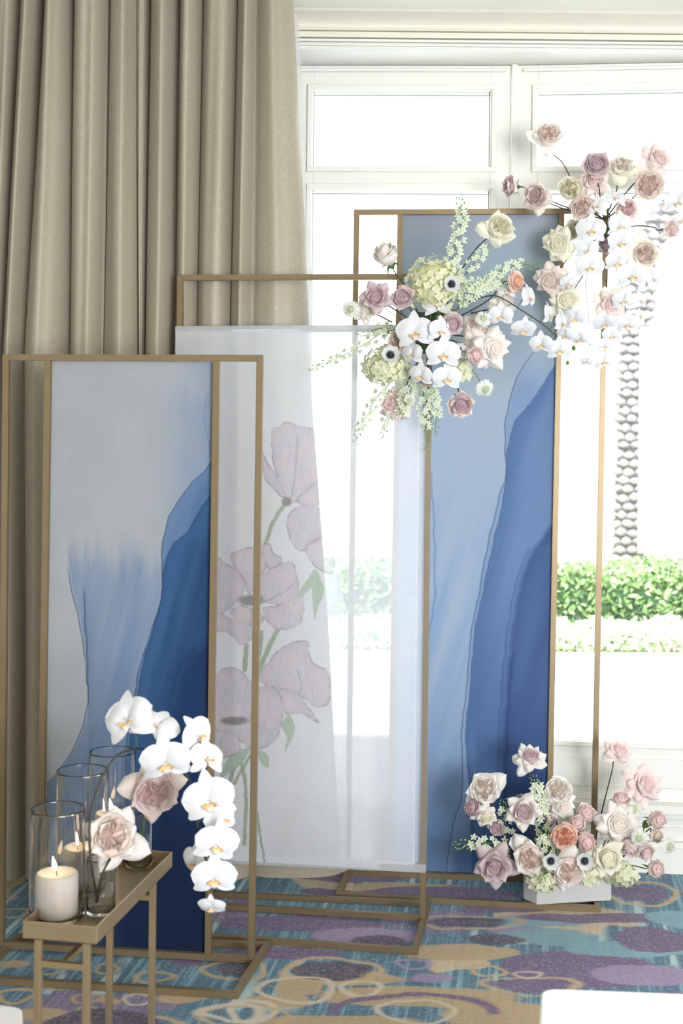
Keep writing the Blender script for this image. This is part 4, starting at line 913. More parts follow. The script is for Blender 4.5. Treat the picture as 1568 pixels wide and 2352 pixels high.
# small florets
def star_mesh(nm, n, L_, W, cup, tin, pm, rnd=.8, ruff=0.0, centre=True):
    V, Fc, T = [], [], []
    for k in range(n):
        A = 6.2832*k/n
        def f(u, v, A=A):
            wd = W*(.15+.85*math.sin(math.pi*min(.97, v)**rnd)); x = .06+L_*v; y = u*wd; z = cup*v*v + ruff*math.sin(u*5+k)*v; return (x*math.cos(A)-y*math.sin(A), x*math.sin(A)+y*math.cos(A), z)
        sheet(V, Fc, T, f, 2, 3, lambda u, v: tin+(1-tin)*v)
    if centre:
        b = len(V); V.append((0, 0, .10)); T.append(0)
        for k in range(6): a = 6.2832*k/6; V.append((.12*math.cos(a), .12*math.sin(a), .03)); T.append(.05)
        for k in range(6): Fc.append((b, b+1+k, b+1+(k+1) % 6))
    return mk_mesh(nm, V, Fc, T, pm)
FL_L = [star_mesh('floret', 5, .95, .34, c, .38, PM['lark'], .8, .08) for c in (.15, .45)]; FL_H = [star_mesh('floret', 4, .92, .52, c, .35, PM['hydr'], .75, .10) for c in (-.1, .2)]
def bud_mesh():
    V, Fc, T = [], [], []; n = 6; pr = [(.05, -1), (.42, -.55), (.5, 0), (.38, .6), (.05, 1.1)]
    for i, (r, z) in enumerate(pr):
        for k in range(n): a = 6.2832*k/n; V.append((r*math.cos(a), r*math.sin(a), z)); T.append(i/4)
    for i in range(4):
        for k in range(n): Fc.append((i*n+k, i*n+(k+1) % n, (i+1)*n+(k+1) % n, (i+1)*n+k))
    return mk_mesh('bud', V, Fc, T, PM['greenbud'])
BUD = bud_mesh()
def larkspur(label, path, group, n=16, width=20, size=15, budf=.35, leafy=True):
    """path: photo pixels (x,y,Y) from base to tip"""
    c = P(*path[0]); t_ = root('larkspur', label, 'larkspur', c, group); pts = smooth_path([P(*p)-c for p in path], 8); V, Fc = tube_data(pts, .0016, .0007, 5)
    Y = path[0][2]
    if leafy:
        for k in range(10):
            p = pts[int(len(pts)*R(.0, .6))]; d = Vector((R(-1, 1), R(-1, 0), R(-1, 1))).normalized(); tube_data([p, p+d*.014, p+d*.026+Vector((0, 0, .004))], .0006, .0003, 4, V, Fc)
    mesh_obj('stem', V, Fc, STEM_G, t_); m = len(pts)
    n = int(n*1.15); size *= 1.12
    for i in range(n):
        f = (i+.5)/n; k = f*(m-1); p = pts[int(k)].lerp(pts[min(m-1, int(k)+1)], k-int(k)); tan = (pts[min(m-1, int(k)+1)]-pts[max(0, int(k)-1)]).normalized()
        a = i*2.4; o1 = tan.cross(Vector((0, 1, 0))).normalized(); o2 = tan.cross(o1).normalized(); w_ = width*Y/F*(1-.55*f)*.5
        off = o1*math.cos(a)*w_ + (-abs(math.sin(a)))*Vector((0, 1, 0))*w_*.9; q = p+off; d = (off.normalized()+Vector((0, -.9, 0))+tan*.2).normalized(); s = size*Y/F*.5
        if f < 1-budf: share('floret', random.choice(FL_L), t_, None, axis_mat(q, d, R(0, 6), s*R(.85, 1.15)))
        else: share('bud', BUD, t_, None, axis_mat(q, d+tan, R(0, 6), s*(.55-.25*(f-(1-budf))/budf)))
    return t_
def hydrangea(label, px, py, Y, rad, group, n, face=(0, 0), squash=1.0, stem=None):
    c = P(px, py, Y); t_ = root('hydrangea', label, 'hydrangea', c, group); r = rad*Y/F; i = 0; k = 0
    bm = bmesh.new(); bmesh.ops.create_icosphere(bm, subdivisions=3, radius=r*.80)
    for v in bm.verts: v.co.z *= squash
    me = bpy.data.meshes.new('core'); bm.to_mesh(me); bm.free(); me.materials.append(PM['hydc']); add_t(me, [.1]*len(me.vertices)); share('flower_head', me, t_)
    while i < n and k < n*3:
        f = (k+.5)/(n*1.55); k += 1; zc = 1-2*f
        if zc < -1: break
        a = k*2.39996; d = Vector((math.sqrt(1-zc*zc)*math.cos(a), math.sqrt(1-zc*zc)*math.sin(a), zc))
        if d.y > .45: continue
        p = Vector((d.x*r, d.y*r, d.z*r*squash))*R(.86, 1.06); dd = (d + Vector((R(-.4, .4), R(-.4, .4), R(-.4, .4)))).normalized()
        share('floret', random.choice(FL_H), t_, None, axis_mat(p, dd, R(0, 6), 10.5*Y/F*R(.85, 1.15))); i += 1
    if stem: V, Fc = tube_data(smooth_path([Vector((0, r*.3, -r*.3))]+[P(*p)-c for p in stem], 5), .003); mesh_obj('stem', V, Fc, STEM_G, t_)
    return t_
def cup_petal(nm, L_, W, pm):
    V, Fc, T = [], [], []
    def f(u, v): wd = W*(.25+.75*math.sin(math.pi*v**.75)**.8) if v < 1 else W*.12; return (.10+L_*v*.92, u*wd, .50*v*v*.9-.18*u*u*wd+.10*u*u)
    sheet(V, Fc, T, f, 5, 6, lambda u, v: v); return mk_mesh(nm, V, Fc, T, pm)
AN_P = cup_petal('petal', .9, .48, PM['anem'])
def anemone(px, py, Y, diam, face, label, group, stem=None):
    c = P(px, py, Y); s = diam*.5*Y/F*1.08; d = facing(*face); t_ = root('anemone', label, 'anemone', c, group); q = d.to_track_quat('Z', 'Y').to_matrix().to_4x4(); sp = R(0, 6)
    for i in range(8): share('petal', AN_P, t_, None, Matrix.Translation(-d*s*(.05 if i % 2 else .0)) @ q @ Matrix.Rotation(sp+6.2832*i/8+R(-.1, .1), 4, 'Z') @ Matrix.Scale(s*R(.95, 1.08), 4))
    V, Fc = [], []
    for i, (r, z) in enumerate([(.30, .0), (.29, .10), (.22, .20), (.10, .26), (.02, .27)]):
        for k in range(14): a = 6.2832*k/14; V.append((r*math.cos(a), r*math.sin(a), z))
    for i in range(4):
        for k in range(14): Fc.append((i*14+k, i*14+(k+1) % 14, (i+1)*14+(k+1) % 14, (i+1)*14+k))
    rr = random.Random(3)
    for k in range(44):
        a = 6.2832*k/44; r1 = rr.uniform(.34, .44); z1 = rr.uniform(.12, .24); p0 = Vector((.2*math.cos(a), .2*math.sin(a), .05)); p1 = Vector((r1*math.cos(a), r1*math.sin(a), z1)); tube_data([p0, p1, p1*1.07], .012, .030, 4, V, Fc)
    o = mesh_obj('dark_centre', V, Fc, BLACK, t_, True); o.matrix_basis = Matrix.Translation((0, 0, 0)) @ q @ Matrix.Scale(s, 4)
    V, Fc = tube_data(smooth_path([-d*s*.05, -d*s*.9] + [P(*p)-c for p in (stem or [])], 4), .0016); mesh_obj('stem', V, Fc, STEM_G, t_); return t_
def frill(nm):
    V, Fc, T = [], [], []
    def f(u, v): wd = .10+.24*v; return (.28+.78*v+(.10*math.cos(u*9) if v > .8 else 0), u*wd, .30-.30*v*v+.06*math.sin(u*8)*v)
    sheet(V, Fc, T, f, 8, 4, lambda u, v: .3+.7*v); return mk_mesh(nm, V, Fc, T, PM['scab'])
SC_P = frill('petal'); SC_S = star_mesh('floret', 5, .9, .4, .3, .25, PM['scab'])
def scabiosa(px, py, Y, diam, face, label, group, stem=None):
    c = P(px, py, Y); s = diam*.5*Y/F; d = facing(*face); t_ = root('scabiosa', label, 'scabiosa', c, group); q = d.to_track_quat('Z', 'Y').to_matrix().to_4x4()
    for i in range(13): share('petal', SC_P, t_, None, q @ Matrix.Rotation(6.2832*i/13, 4, 'Z') @ Matrix.Rotation(R(-.2, .25), 4, 'Y') @ Matrix.Scale(s*R(.85, 1.05), 4))
    V, Fc = [], []
    for i, (r, z) in enumerate([(.42, .15), (.44, .25), (.34, .38), (.16, .44), (.02, .45)]):
        for k in range(12): a = 6.2832*k/12; V.append((r*math.cos(a), r*math.sin(a), z))
    for i in range(4):
        for k in range(12): Fc.append((i*12+k, i*12+(k+1) % 12, (i+1)*12+(k+1) % 12, (i+1)*12+k))
    for k in range(60):
        a = k*2.4; r = .44*math.sqrt(k/60); p0 = Vector((r*math.cos(a), r*math.sin(a), .25)); p1 = p0*1.15+Vector((0, 0, .30-.25*r)); tube_data([p0, p1], .018, .03, 4, V, Fc)
    o = mesh_obj('pincushion', V, Fc, simple('scabiosa_centre', L3(200,206,170), .8), t_); o.matrix_basis = q @ Matrix.Scale(s, 4)
    V, Fc = tube_data(smooth_path([Vector((0, 0, 0)), -d*s*1.1] + [P(*p)-c for p in (stem or [])], 5), .0011); mesh_obj('stem', V, Fc, STEM_G, t_); return t_
# ------------------------------------------------------------------ hanging arrangement on the middle stand
GA = 'flowers of the arrangement on the middle stand'
fa = root('floral_foam_block', 'green foam block bound to the middle stand, hidden among its flowers', 'foam', P(985, 762, 4.17)); 
slabm = box('foam', (-.05, -.03, -.07), (.05, .03, .06), FOAM, fa, .008)
CA = (985, 765, 4.13)
rose(886, 586, 4.08, 58, 'white', 'bud', (-.35, .55, .45), 'closed white rose at the upper left tip of the middle arrangement, beside the gold post', GA, [(925, 650, 4.1), (965, 730, 4.12)], leaf=1)
rose(864, 681, 4.02, 52, 'mauve', 'menta', (-.15, .05), 'dusty mauve rose with pale pointed petals, leftmost of the mauve roses of the middle arrangement', GA, [(920, 720, 4.1), CA])
rose(925, 683, 4.03, 50, 'mauve', 'open', (-.1, .0), 'round mauve rose beside the left edge of the big yellow hydrangea', GA, [(950, 720, 4.1), CA])
rose(1145, 524, 4.08, 58, 'ivory', 'gardenx', (.45, .35), 'large cream rose with pointed petals, highest in the middle arrangement', GA, [(1090, 575, 4.1), (1052, 635, 4.12), (1010, 740, 4.14)])
rose(1184, 647, 4.06, 44, 'peach', 'open', (.75, -.05), 'peach rose with orange heart facing right, beside the green larkspur', GA, [(1120, 690, 4.1), (1050, 730, 4.13)])
rose(1038, 744, 3.99, 48, 'mauve', 'open', (.0, -.05), 'mauve rose in the centre of the middle arrangement, right of the white orchids', GA, [CA])
rose(1095, 752, 4.08, 46, 'blush', 'reflex', (.35, .5), 'blush rose with upswept petals behind the mauve centre rose', GA, [(1040, 770, 4.12)])
rose(1134, 802, 4.05, 60, 'white', 'reflex', (.5, -.15), 'big white rose with long pointed petals at the right of the middle arrangement', GA, [(1060, 790, 4.1), (1010, 770, 4.13)])
rose(1088, 816, 4.00, 40, 'pink', 'bud', (.55, -.1), 'pink cupped rose in front of the big pointed white rose', GA, [(1040, 800, 4.1)], col2='peach')
rose(917, 786, 4.05, 50, 'blush', 'garden', (-.1, .0), 'blush rose tucked left of the front orchids', GA, [(960, 780, 4.12)])
rose(977, 872, 4.06, 34, 'pink', 'bud', (-.2, -.5), 'small pink rose peeping out below the front orchids', GA, [CA])
rose(900, 926, 4.10, 46, 'pink', 'reflex', (-.7, .35), 'dusty pink rose opened sideways at the lower left of the middle arrangement', GA, [(935, 880, 4.12), (970, 810, 4.14)])
rose(1060, 930, 4.05, 58, 'mauve', 'open', (.0, -.45), 'mauve rose with cream outer petals, hanging lowest in the middle arrangement', GA, [(1049, 885, 4.1), (1030, 820, 4.13)], col2='blush')
rose(832, 712, 4.06, 34, 'white', 'reflex', (-.5, -.1), 'pale cream rose behind the leftmost mauve rose', GA, [(900, 740, 4.12)], col2='ivory')
rose(1158, 690, 4.10, 38, 'white', 'reflex', (.3, .4), 'white rose with loose petals above the right orchid branch', GA, [(1080, 720, 4.12)])
hydrangea('large yellow green hydrangea head at the top of the middle arrangement', 995, 655, 4.10, 64, GA, 95, stem=[CA])
hydrangea('large pale green hydrangea head at the lower left of the middle arrangement', 888, 842, 4.10, 54, GA, 80, squash=.85, stem=[CA])
hydrangea('small pale hydrangea head right of the lowest front orchid', 1052, 850, 4.11, 32, GA, 34, stem=[CA])
anemone(1036, 653, 4.01, 40, (.15, .05), 'white anemone with black eye on the large yellow hydrangea', GA, [CA])
anemone(896, 816, 4.02, 42, (.1, .25), 'white anemone with black eye on the lower left hydrangea', GA, [CA])
anemone(1052, 806, 4.02, 38, (.75, .0), 'white anemone turned sideways between orchids and the pink cupped rose', GA, [CA])
scabiosa(806, 711, 4.05, 38, (-.2, .0), 'white scabiosa at the far left of the middle arrangement', GA, [(850, 690, 4.1), (930, 740, 4.13)])
scabiosa(1109, 733, 4.02, 34, (.2, .2), 'white scabiosa in front of the upswept blush rose', GA, [(1080, 715, 4.1), (1020, 745, 4.13)])
scabiosa(1113, 892, 4.05, 38, (.2, -.4), 'white scabiosa on a thin green stalk below the big pointed white rose', GA, [(1085, 850, 4.1), (1040, 800, 4.13)])
scabiosa(941, 918, 4.06, 26, (.1, -.2), 'little white scabiosa beside the sideways pink rose', GA, [(950, 870, 4.12)])
orchid_spray('cluster of large white orchids in the centre of the middle arrangement', [(985, 700, 4.09), (980, 760, 4.07), (985, 820, 4.06), (1000, 890, 4.06)],
  [(1004, 706, 4.06, 74, (.1, .7, .6)), (953, 762, 3.98, 96, (-.15, -.05)), (1012, 758, 3.97, 66, (.35, -.1)), (935, 750, 4.03, 60, (-.5, .5)), (1018, 812, 3.97, 86, (.05, -.1)), (946, 812, 4.01, 62, (-.8, .0)), (1026, 868, 3.99, 74, (.1, -.2)), (966, 862, 4.0, 62, (-.5, -.3))], GA, .0022)
orchid_spray('white orchid branch arching to the right from the middle arrangement over the pale print', [(1040, 715, 4.10), (1085, 690, 4.08), (1131, 679, 4.06), (1160, 689, 4.06), (1182, 703, 4.06), (1234, 736, 4.06), (1262, 758, 4.06), (1282, 776, 4.06)],
  [(1150, 724, 4.03, 62, (-.3, -.25)), (1163, 668, 4.08, 50, (-.2, .8)), (1202, 756, 4.03, 64, (.0, -.9)), (1214, 682, 4.06, 68, (1.6, .2)), (1260, 722, 4.05, 62, (2.2, .1)), (1243, 790, 4.03, 60, (-.4, -.4)), (1284, 803, 4.03, 62, (.0, -.35)), (1290, 740, 4.06, 60, (1.6, -.1))], GA, .0026)
for lb, pth_, n, wdt, sz, bf in (
 ('tall green and white larkspur standing straight up above the yellow hydrangea', [(1040, 640, 4.12), (1037, 600, 4.11), (1048, 560, 4.10), (1058, 510, 4.10), (1061, 478, 4.10), (1050, 447, 4.10)], 34, 34, 17, .22),
 ('larkspur spray reaching right over the pale print with green buds at its tip', [(1050, 650, 4.12), (1110, 650, 4.08), (1150, 622, 4.07), (1190, 606, 4.07), (1225, 612, 4.07), (1238, 598, 4.07)], 30, 26, 15, .35),
 ('larkspur spray between the yellow hydrangea and the highest cream rose', [(1055, 660, 4.12), (1075, 620, 4.10), (1105, 585, 4.09), (1125, 560, 4.09)], 18, 30, 15, .15),
 ('broad white larkspur lying right of the yellow hydrangea', [(1050, 690, 4.10), (1085, 672, 4.05), (1120, 655, 4.04), (1160, 645, 4.04)], 30, 34, 17, .15),
 ('long larkspur reaching far left with a curled green tip', [(900, 745, 4.12), (868, 770, 4.10), (820, 800, 4.08), (775, 822, 4.08), (735, 838, 4.08), (709, 852, 4.08)], 30, 24, 14, .30),
 ('short green larkspur sprig above the long one reaching left', [(905, 770, 4.12), (870, 755, 4.07), (840, 770, 4.06), (815, 765, 4.06)], 12, 24, 13, .55),
 ('larkspur trailing to the lower left from the pale hydrangea', [(895, 880, 4.12), (860, 920, 4.09), (840, 960, 4.08), (822, 990, 4.08), (816, 1022, 4.08)], 24, 26, 14, .3),
 ('thin larkspur sprig hanging below the sideways pink rose', [(900, 940, 4.12), (885, 965, 4.09), (882, 990, 4.08), (872, 1014, 4.08)], 12, 20, 13, .4),
 ('larkspur hanging straight down in front of the stand post', [(973, 880, 4.12), (972, 930, 4.08), (976, 975, 4.07), (984, 1010, 4.07), (970, 1036, 4.07)], 30, 26, 14, .45),
 ('second hanging larkspur, just right of the one before the post', [(985, 890, 4.12), (995, 920, 4.08), (1002, 955, 4.07), (998, 1000, 4.07)], 22, 28, 16, .3),
 ('white larkspur hanging over the sideways pink rose', [(945, 870, 4.12), (935, 900, 4.08), (925, 935, 4.06), (912, 965, 4.06)], 20, 32, 16, .2),
 ('leafy larkspur sprig below the large yellow hydrangea', [(1010, 740, 4.10), (1040, 716, 4.04), (1066, 690, 4.03)], 10, 22, 12, .6)):
    larkspur(lb, pth_, GA, n, wdt, sz, bf)
# ------------------------------------------------------------------ high arrangement at the right on the tallest stand
GB = 'flowers of the high arrangement at the right'
fb = root('floral_foam_block', 'green foam block bound to the right post of the tallest stand', 'foam', P(1391, 545, 4.55))
box('foam', (-.022, -.03, -.05), (.022, .03, .04), FOAM, fb, .008)
CB = (1392, 545, 4.50); CBl = (1388, 505, 4.48)
rose(1260, 312, 4.46, 54, 'blush', 'gardenx', (-.05, .55), 'cream rose with blush heart, topmost on its dark stalk at the upper right', GB, [(1292, 375, 4.47), (1330, 450, 4.49), CB], col2='white')
rose(1172, 428, 4.46, 48, 'mauve', 'open', (-.95, .0, .3), 'dusty mauve rose seen from the side, leftmost of the high arrangement', GB, [(1214, 437, 4.46), (1285, 470, 4.47), CBl], col2='pink')
rose(1232, 449, 4.42, 52, 'mauve', 'menta', (-.5, .05), 'mauve rose with drooping blush petals, second from the left in the high arrangement', GB, [(1290, 478, 4.46), CBl], col2='blush')
rose(1309, 434, 4.42, 50, 'ivory', 'garden', (-.1, .0), 'round ivory rose above the gold corner of the tallest stand', GB, [CBl])
rose(1338, 476, 4.40, 52, 'blush', 'garden', (-.1, -.2), 'blush ruffled rose just below the round ivory rose', GB, [CBl], col2='blush')
rose(1369, 378, 4.42, 58, 'mauve', 'open', (-.15, .1), 'large mauve rose on an upright stalk, in the middle of the top row', GB, [(1375, 430, 4.45), (1380, 480, 4.47)])
rose(1365, 416, 4.47, 44, 'pink', 'reflex', (-.1, .3), 'pink rose half hidden below the large mauve rose', GB, [CBl])
rose(1427, 384, 4.46, 46, 'white', 'gardenx', (.1, .5), 'cream rose right of the large mauve rose', GB, [(1415, 440, 4.48), CBl], col2='ivory')
rose(1512, 362, 4.46, 46, 'pink', 'reflex', (.4, .5), 'pink rose opened towards the upper right corner', GB, [(1480, 395, 4.47), (1435, 445, 4.48), CBl])
rose(1487, 427, 4.42, 62, 'blush', 'garden', (.05, .0), 'large round blush rose with ruffled heart at the upper right', GB, [(1435, 470, 4.46), CBl])
rose(1437, 481, 4.44, 46, 'pink', 'garden', (.3, -.05), 'pink ruffled rose under the large round blush rose', GB, [CBl])
rose(1540, 527, 4.45, 44, 'pink', 'open', (.75, -.1), 'pink rose alone on a long stalk at the far right edge', GB, [(1500, 522, 4.47), (1450, 520, 4.48), CB])
rose(1478, 583, 4.44, 54, 'blush', 'gardenx', (.15, -.3), 'cream rose with blush heart facing down at the right of the high orchids', GB, [(1430, 550, 4.48)], col2='ivory')
rose(1318, 528, 4.45, 42, 'ivory', 'garden', (-.2, .0), 'ivory rose tucked against the gold post of the tallest stand', GB, [CB])
rose(1282, 560, 4.42, 48, 'ivory', 'reflex', (-.4, -.1), 'ivory rose with pointed petals in front of the blue print corner', GB, [(1340, 540, 4.47), CB])
rose(1262, 645, 4.43, 46, 'blush', 'reflex', (-.5, -.3), 'blush rose with swept petals before the pale print, on a long bare stalk', GB, [(1290, 612, 4.46), (1330, 565, 4.48), CB], col2='blush')
rose(1303, 688, 4.44, 46, 'ivory', 'reflex', (.0, .2), 'ivory rose opened upward below the swept blush rose', GB, [(1340, 630, 4.48)])
rose(1403, 702, 4.44, 44, 'pink', 'reflex', (.0, -.35), 'blush pink rose hanging low in front of the thin gold post', GB, [(1392, 640, 4.48)], col2='blush')
rose(1392, 565, 4.47, 38, 'mauve', 'bud', (.0, -.2), 'mauve rose hidden between the two orchid columns', GB, [CB])
orchid_spray('white orchid pair on thin dark stalks at the upper right edge', [(1400, 520, 4.48), (1440, 462, 4.46), (1490, 455, 4.45), (1530, 465, 4.44), (1565, 500, 4.44)],
  [(1556, 464, 4.42, 66, (-.2, .0)), (1566, 505, 4.43, 46, (-.2, -.3))], GB, .0014)
orchid_spray('column of white orchids left of the high arrangement stem, down to the blue print corner', [(1395, 500, 4.47), (1385, 540, 4.46), (1365, 590, 4.45), (1345, 640, 4.45), (1348, 690, 4.45), (1352, 740, 4.45), (1356, 790, 4.45)],
  [(1369, 474, 4.38, 60, (-.25, .3)), (1357, 528, 4.37, 76, (-.05, -.1)), (1348, 572, 4.39, 58, (-.1, -.3)), (1354, 612, 4.37, 74, (.0, -.1)), (1305, 650, 4.41, 52, (.4, -.8)), (1291, 738, 4.42, 60, (-1.6, .1)), (1319, 730, 4.41, 56, (-.2, -.6)), (1331, 778, 4.42, 44, (-.5, -.8)), (1296, 770, 4.42, 44, (-.6, -.6)), (1346, 830, 4.42, 30, (-.3, -.5))], GB, .0016, None,
  [(1317, 800, 4.43, 6), (1303, 834, 4.43, 5)])
orchid_spray('column of white orchids right of the high arrangement stem, before the palm trunk', [(1400, 490, 4.47), (1400, 540, 4.46), (1410, 600, 4.45), (1425, 650, 4.45), (1435, 700, 4.45), (1430, 750, 4.45), (1400, 800, 4.45)],
  [(1412, 455, 4.40, 58, (.2, .6)), (1424, 517, 4.38, 66, (.3, -.2)), (1426, 556, 4.37, 70, (.1, -.1)), (1418, 602, 4.39, 62, (.0, -.5)), (1451, 632, 4.38, 80, (.1, -.1)), (1500, 640, 4.43, 46, (.9, .3)), (1431, 690, 4.41, 56, (-.1, -.2)), (1470, 690, 4.43, 48, (.7, .1)), (1442, 744, 4.40, 62, (-.1, -.2)), (1388, 742, 4.41, 60, (-.2, -.8)), (1405, 770, 4.42, 50, (.0, -.3)), (1389, 793, 4.41, 44, (.3, -.3)), (1386, 830, 4.40, 52, (.1, -.1)), (1470, 725, 4.43, 40, (.8, .2))], GB, .0018)
# ------------------------------------------------------------------ planter and its flowers
GC = 'flowers of the low arrangement in the grey planter'
zb = .0205; c0 = FL(1232, 2078, zb); c1 = FL(1403, 2068, zb); cl = FL(1203, 2066, zb)
exx = (c1-c0).normalized(); eyy = Vector((-exx.y, exx.x, 0)); LB = (c1-c0).length; dl = cl-c0
pl = root('planter_box', 'low pale grey planter with chamfered corners standing on the base of the tallest stand', 'planter', c0)
def pq(u, v): return exx*u + eyy*v
cu, cv = abs(dl.dot(exx)), max(.02, dl.dot(eyy)); DB = .115
ring = [(0, 0), (LB, 0), (LB+.001, DB-.03), (LB-.03, DB), (0, DB), (-cu, DB-cv), (-cu, cv)]
def ringpts(k, z, off=0):
    cx_ = LB/2; cy_ = DB/2; return [pq(cx_+(u-cx_)*k, cy_+(v-cy_)*(k-off)) + Vector((0, 0, z)) for u, v in ring]
hb = .083; V = ringpts(.985, 0) + ringpts(1, .003) + ringpts(1, hb-.002) + ringpts(.99, hb) + ringpts(.95, hb) + ringpts(.93, hb-.03); n = len(ring); Fc = []
for i in range(5):
    for k in range(n): Fc.append((i*n+k, i*n+(k+1) % n, (i+1)*n+(k+1) % n, (i+1)*n+k))
Fc += [tuple(range(n))[::-1]]; mesh_obj('box_wall', V, Fc, BOXM, pl, False)
V = ringpts(.94, hb-.025); mesh_obj('foam', V + [v - Vector((0, 0, .03)) for v in V], [tuple(range(n))] + [(k, n+k, n+(k+1) % n, (k+1) % n) for k in range(n)], FOAM, pl, False)
CC = (1300, 2012, 4.36)
def rc(px, py, Y, diam, col, style, face, label, stem=(), **kw): return rose(px, py, Y, diam, col, style, face, label, GC, list(stem) + [(1300 + (px-1300)*.45, 2012, 4.36)], **kw)
rc(1114, 1812, 4.30, 62, 'white', 'gardenx', (-.15, .3), 'large creamy white rose with pointed petals, highest at the left of the planter', [(1150, 1890, 4.33)], col2='white')
rc(1086, 1855, 4.26, 40, 'mauve', 'bud', (-.55, .25), 'mauve cupped rose at the left edge, just below the large creamy one', [(1150, 1920, 4.33)])
rc(1115, 1878, 4.27, 38, 'ivory', 'reflex', (.1, -.5), 'cream rose hanging its petals below the mauve cupped one', [(1160, 1930, 4.33)], col2='white')
rc(1218, 1737, 4.32, 44, 'mauve', 'reflex', (.05, .75, .7), 'blush white rose on a tall stalk before the gold post, petals flared like a skirt', [(1220, 1800, 4.34), (1235, 1900, 4.35)], col2='white')
rc(1202, 1864, 4.24, 56, 'mauve', 'menta', (-.05, .05), 'mauve rose with wide pale petals in the upper middle of the planter', [(1230, 1940, 4.3)], col2='white')
rc(1198, 1842, 4.31, 36, 'mauve', 'bud', (-.1, .5), 'small mauve rose peeping over the wide pale one')
rc(1280, 1816, 4.28, 56, 'white', 'garden', (.05, .5), 'blush white rose held upright right of the white larkspur', [(1265, 1900, 4.32)])
rc(1290, 1850, 4.32, 46, 'white', 'reflex', (.3, .0), 'white rose whose petals drop below the upright blush white one')
rc(1140, 1898, 4.30, 38, 'mauve', 'open', (-.35, .1), 'deep mauve rose behind the green larkspur at the left')
rc(1136, 1990, 4.18, 66, 'mauve', 'menta', (-.15, -.05), 'large mauve rose low at the left corner of the planter')
rc(1214, 1970, 4.17, 62, 'blush', 'gardenx', (-.05, .0), 'cream blush ruffled rose hanging over the front left of the planter', col2='white')
rc(1295, 1920, 4.18, 56, 'peach', 'garden', (.0, .1), 'peach rose with an orange ruffled heart in the centre of the planter')
rc(1346, 1934, 4.18, 44, 'pink', 'bud', (.15, .1), 'peachy pink rose just right of the orange hearted one', col2='peach')
rc(1303, 1998, 4.15, 60, 'blush', 'gardenx', (.05, -.15), 'pale blush ruffled rose hanging over the front middle of the planter', col2='white')
rc(1394, 1970, 4.18, 62, 'ivory', 'menta', (.1, .1), 'ivory white rose over the right part of the planter')
rc(1326, 1893, 4.26, 42, 'pink', 'bud', (-.2, .4), 'pale pink rosebud above the two peach roses')
rc(1345, 1870, 4.32, 44, 'pink', 'bud', (.1, .5), 'pale pink rosebud farther back near the foot of the gold post')
rc(1423, 1722, 4.32, 40, 'pink', 'reflex', (.25, .7, .7), 'pink rose topmost on the longest stalk of the planter', [(1405, 1770, 4.33), (1385, 1850, 4.34), (1368, 1925, 4.34)])
rc(1484, 1802, 4.32, 52, 'pink', 'reflex', (.45, .4), 'pink rose on a slanting stalk at the upper right of the planter', [(1455, 1840, 4.33), (1430, 1880, 4.34)])
rc(1426, 1838, 4.32, 42, 'pink', 'bud', (.05, .75), 'pale pink upright rosebud between the two tall pink roses', [(1410, 1880, 4.33)], stem_mat=STEM_G, leaf=1)
rc(1509, 1884, 4.28, 42, 'pink', 'bud', (.35, .35), 'peachy pink rosebud at the right edge of the planter', [(1470, 1920, 4.32)], stem_mat=STEM_G, leaf=1)
rc(1506, 1918, 4.31, 36, 'blush', 'open', (.5, .0), 'blush rose just below the rosebud at the right edge')
rc(1446, 1946, 4.24, 44, 'pink', 'bud', (-.3, -.5), 'peach cream rosebud nodding right of the ivory rose', col2='white')
rc(1481, 1955, 4.25, 42, 'pink', 'open', (.25, -.2), 'dusty pink rose low at the right of the planter', col2='mauve')
rc(1504, 1996, 4.24, 42, 'pink', 'bud', (.3, .3), 'lowest pink rosebud at the right, on a green stalk above the carpet', [(1440, 1988, 4.30)], stem_mat=STEM_G)
rc(1422, 1892, 4.26, 60, 'white', 'reflex', (-.1, .35), 'big white rose with loose pointed petals right of the longest stalk')
rc(1302, 1952, 4.24, 44, 'ivory', 'open', (.0, -.2), 'ivory rose under the peach rose with the orange heart')
rc(1262, 1880, 4.33, 34, 'mauve', 'bud', (.2, .2), 'slim mauve rose below the white larkspur')
anemone(1188, 1934, 4.20, 38, (-.15, .2), 'white anemone with black eye below the wide pale mauve rose', GC, [CC])
anemone(1264, 1977, 4.13, 40, (.05, .05), 'white anemone with black eye at the planter rim, left one of the pair', GC, [CC])
anemone(1342, 1977, 4.13, 40, (-.05, .05), 'white anemone with black eye at the planter rim, right one of the pair', GC, [CC])
scabiosa(1453, 1858, 4.31, 38, (.2, .2), 'white scabiosa behind the slanting stalk of the upper right pink rose', GC, [(1420, 1920, 4.33), CC])
scabiosa(1466, 1924, 4.20, 36, (.05, .0), 'white scabiosa over the right part of the planter, above the nodding rosebud', GC, [(1420, 1925, 4.26), (1395, 1960, 4.3), CC])
scabiosa(1534, 1943, 4.26, 40, (.4, .0), 'white scabiosa farthest out at the right edge', GC, [(1500, 1930, 4.3), (1430, 1960, 4.32), CC])
hydrangea('pale hydrangea head drooping right of the planter', 1426, 2008, 4.30, 34, GC, 34, squash=.8)
hydrangea('pale hydrangea florets hanging over the front left of the planter', 1246, 2022, 4.18, 34, GC, 34, squash=.8)
hydrangea('pale hydrangea florets between the two rim anemones and the ivory rose', 1350, 2010, 4.20, 30, GC, 30, squash=.7)
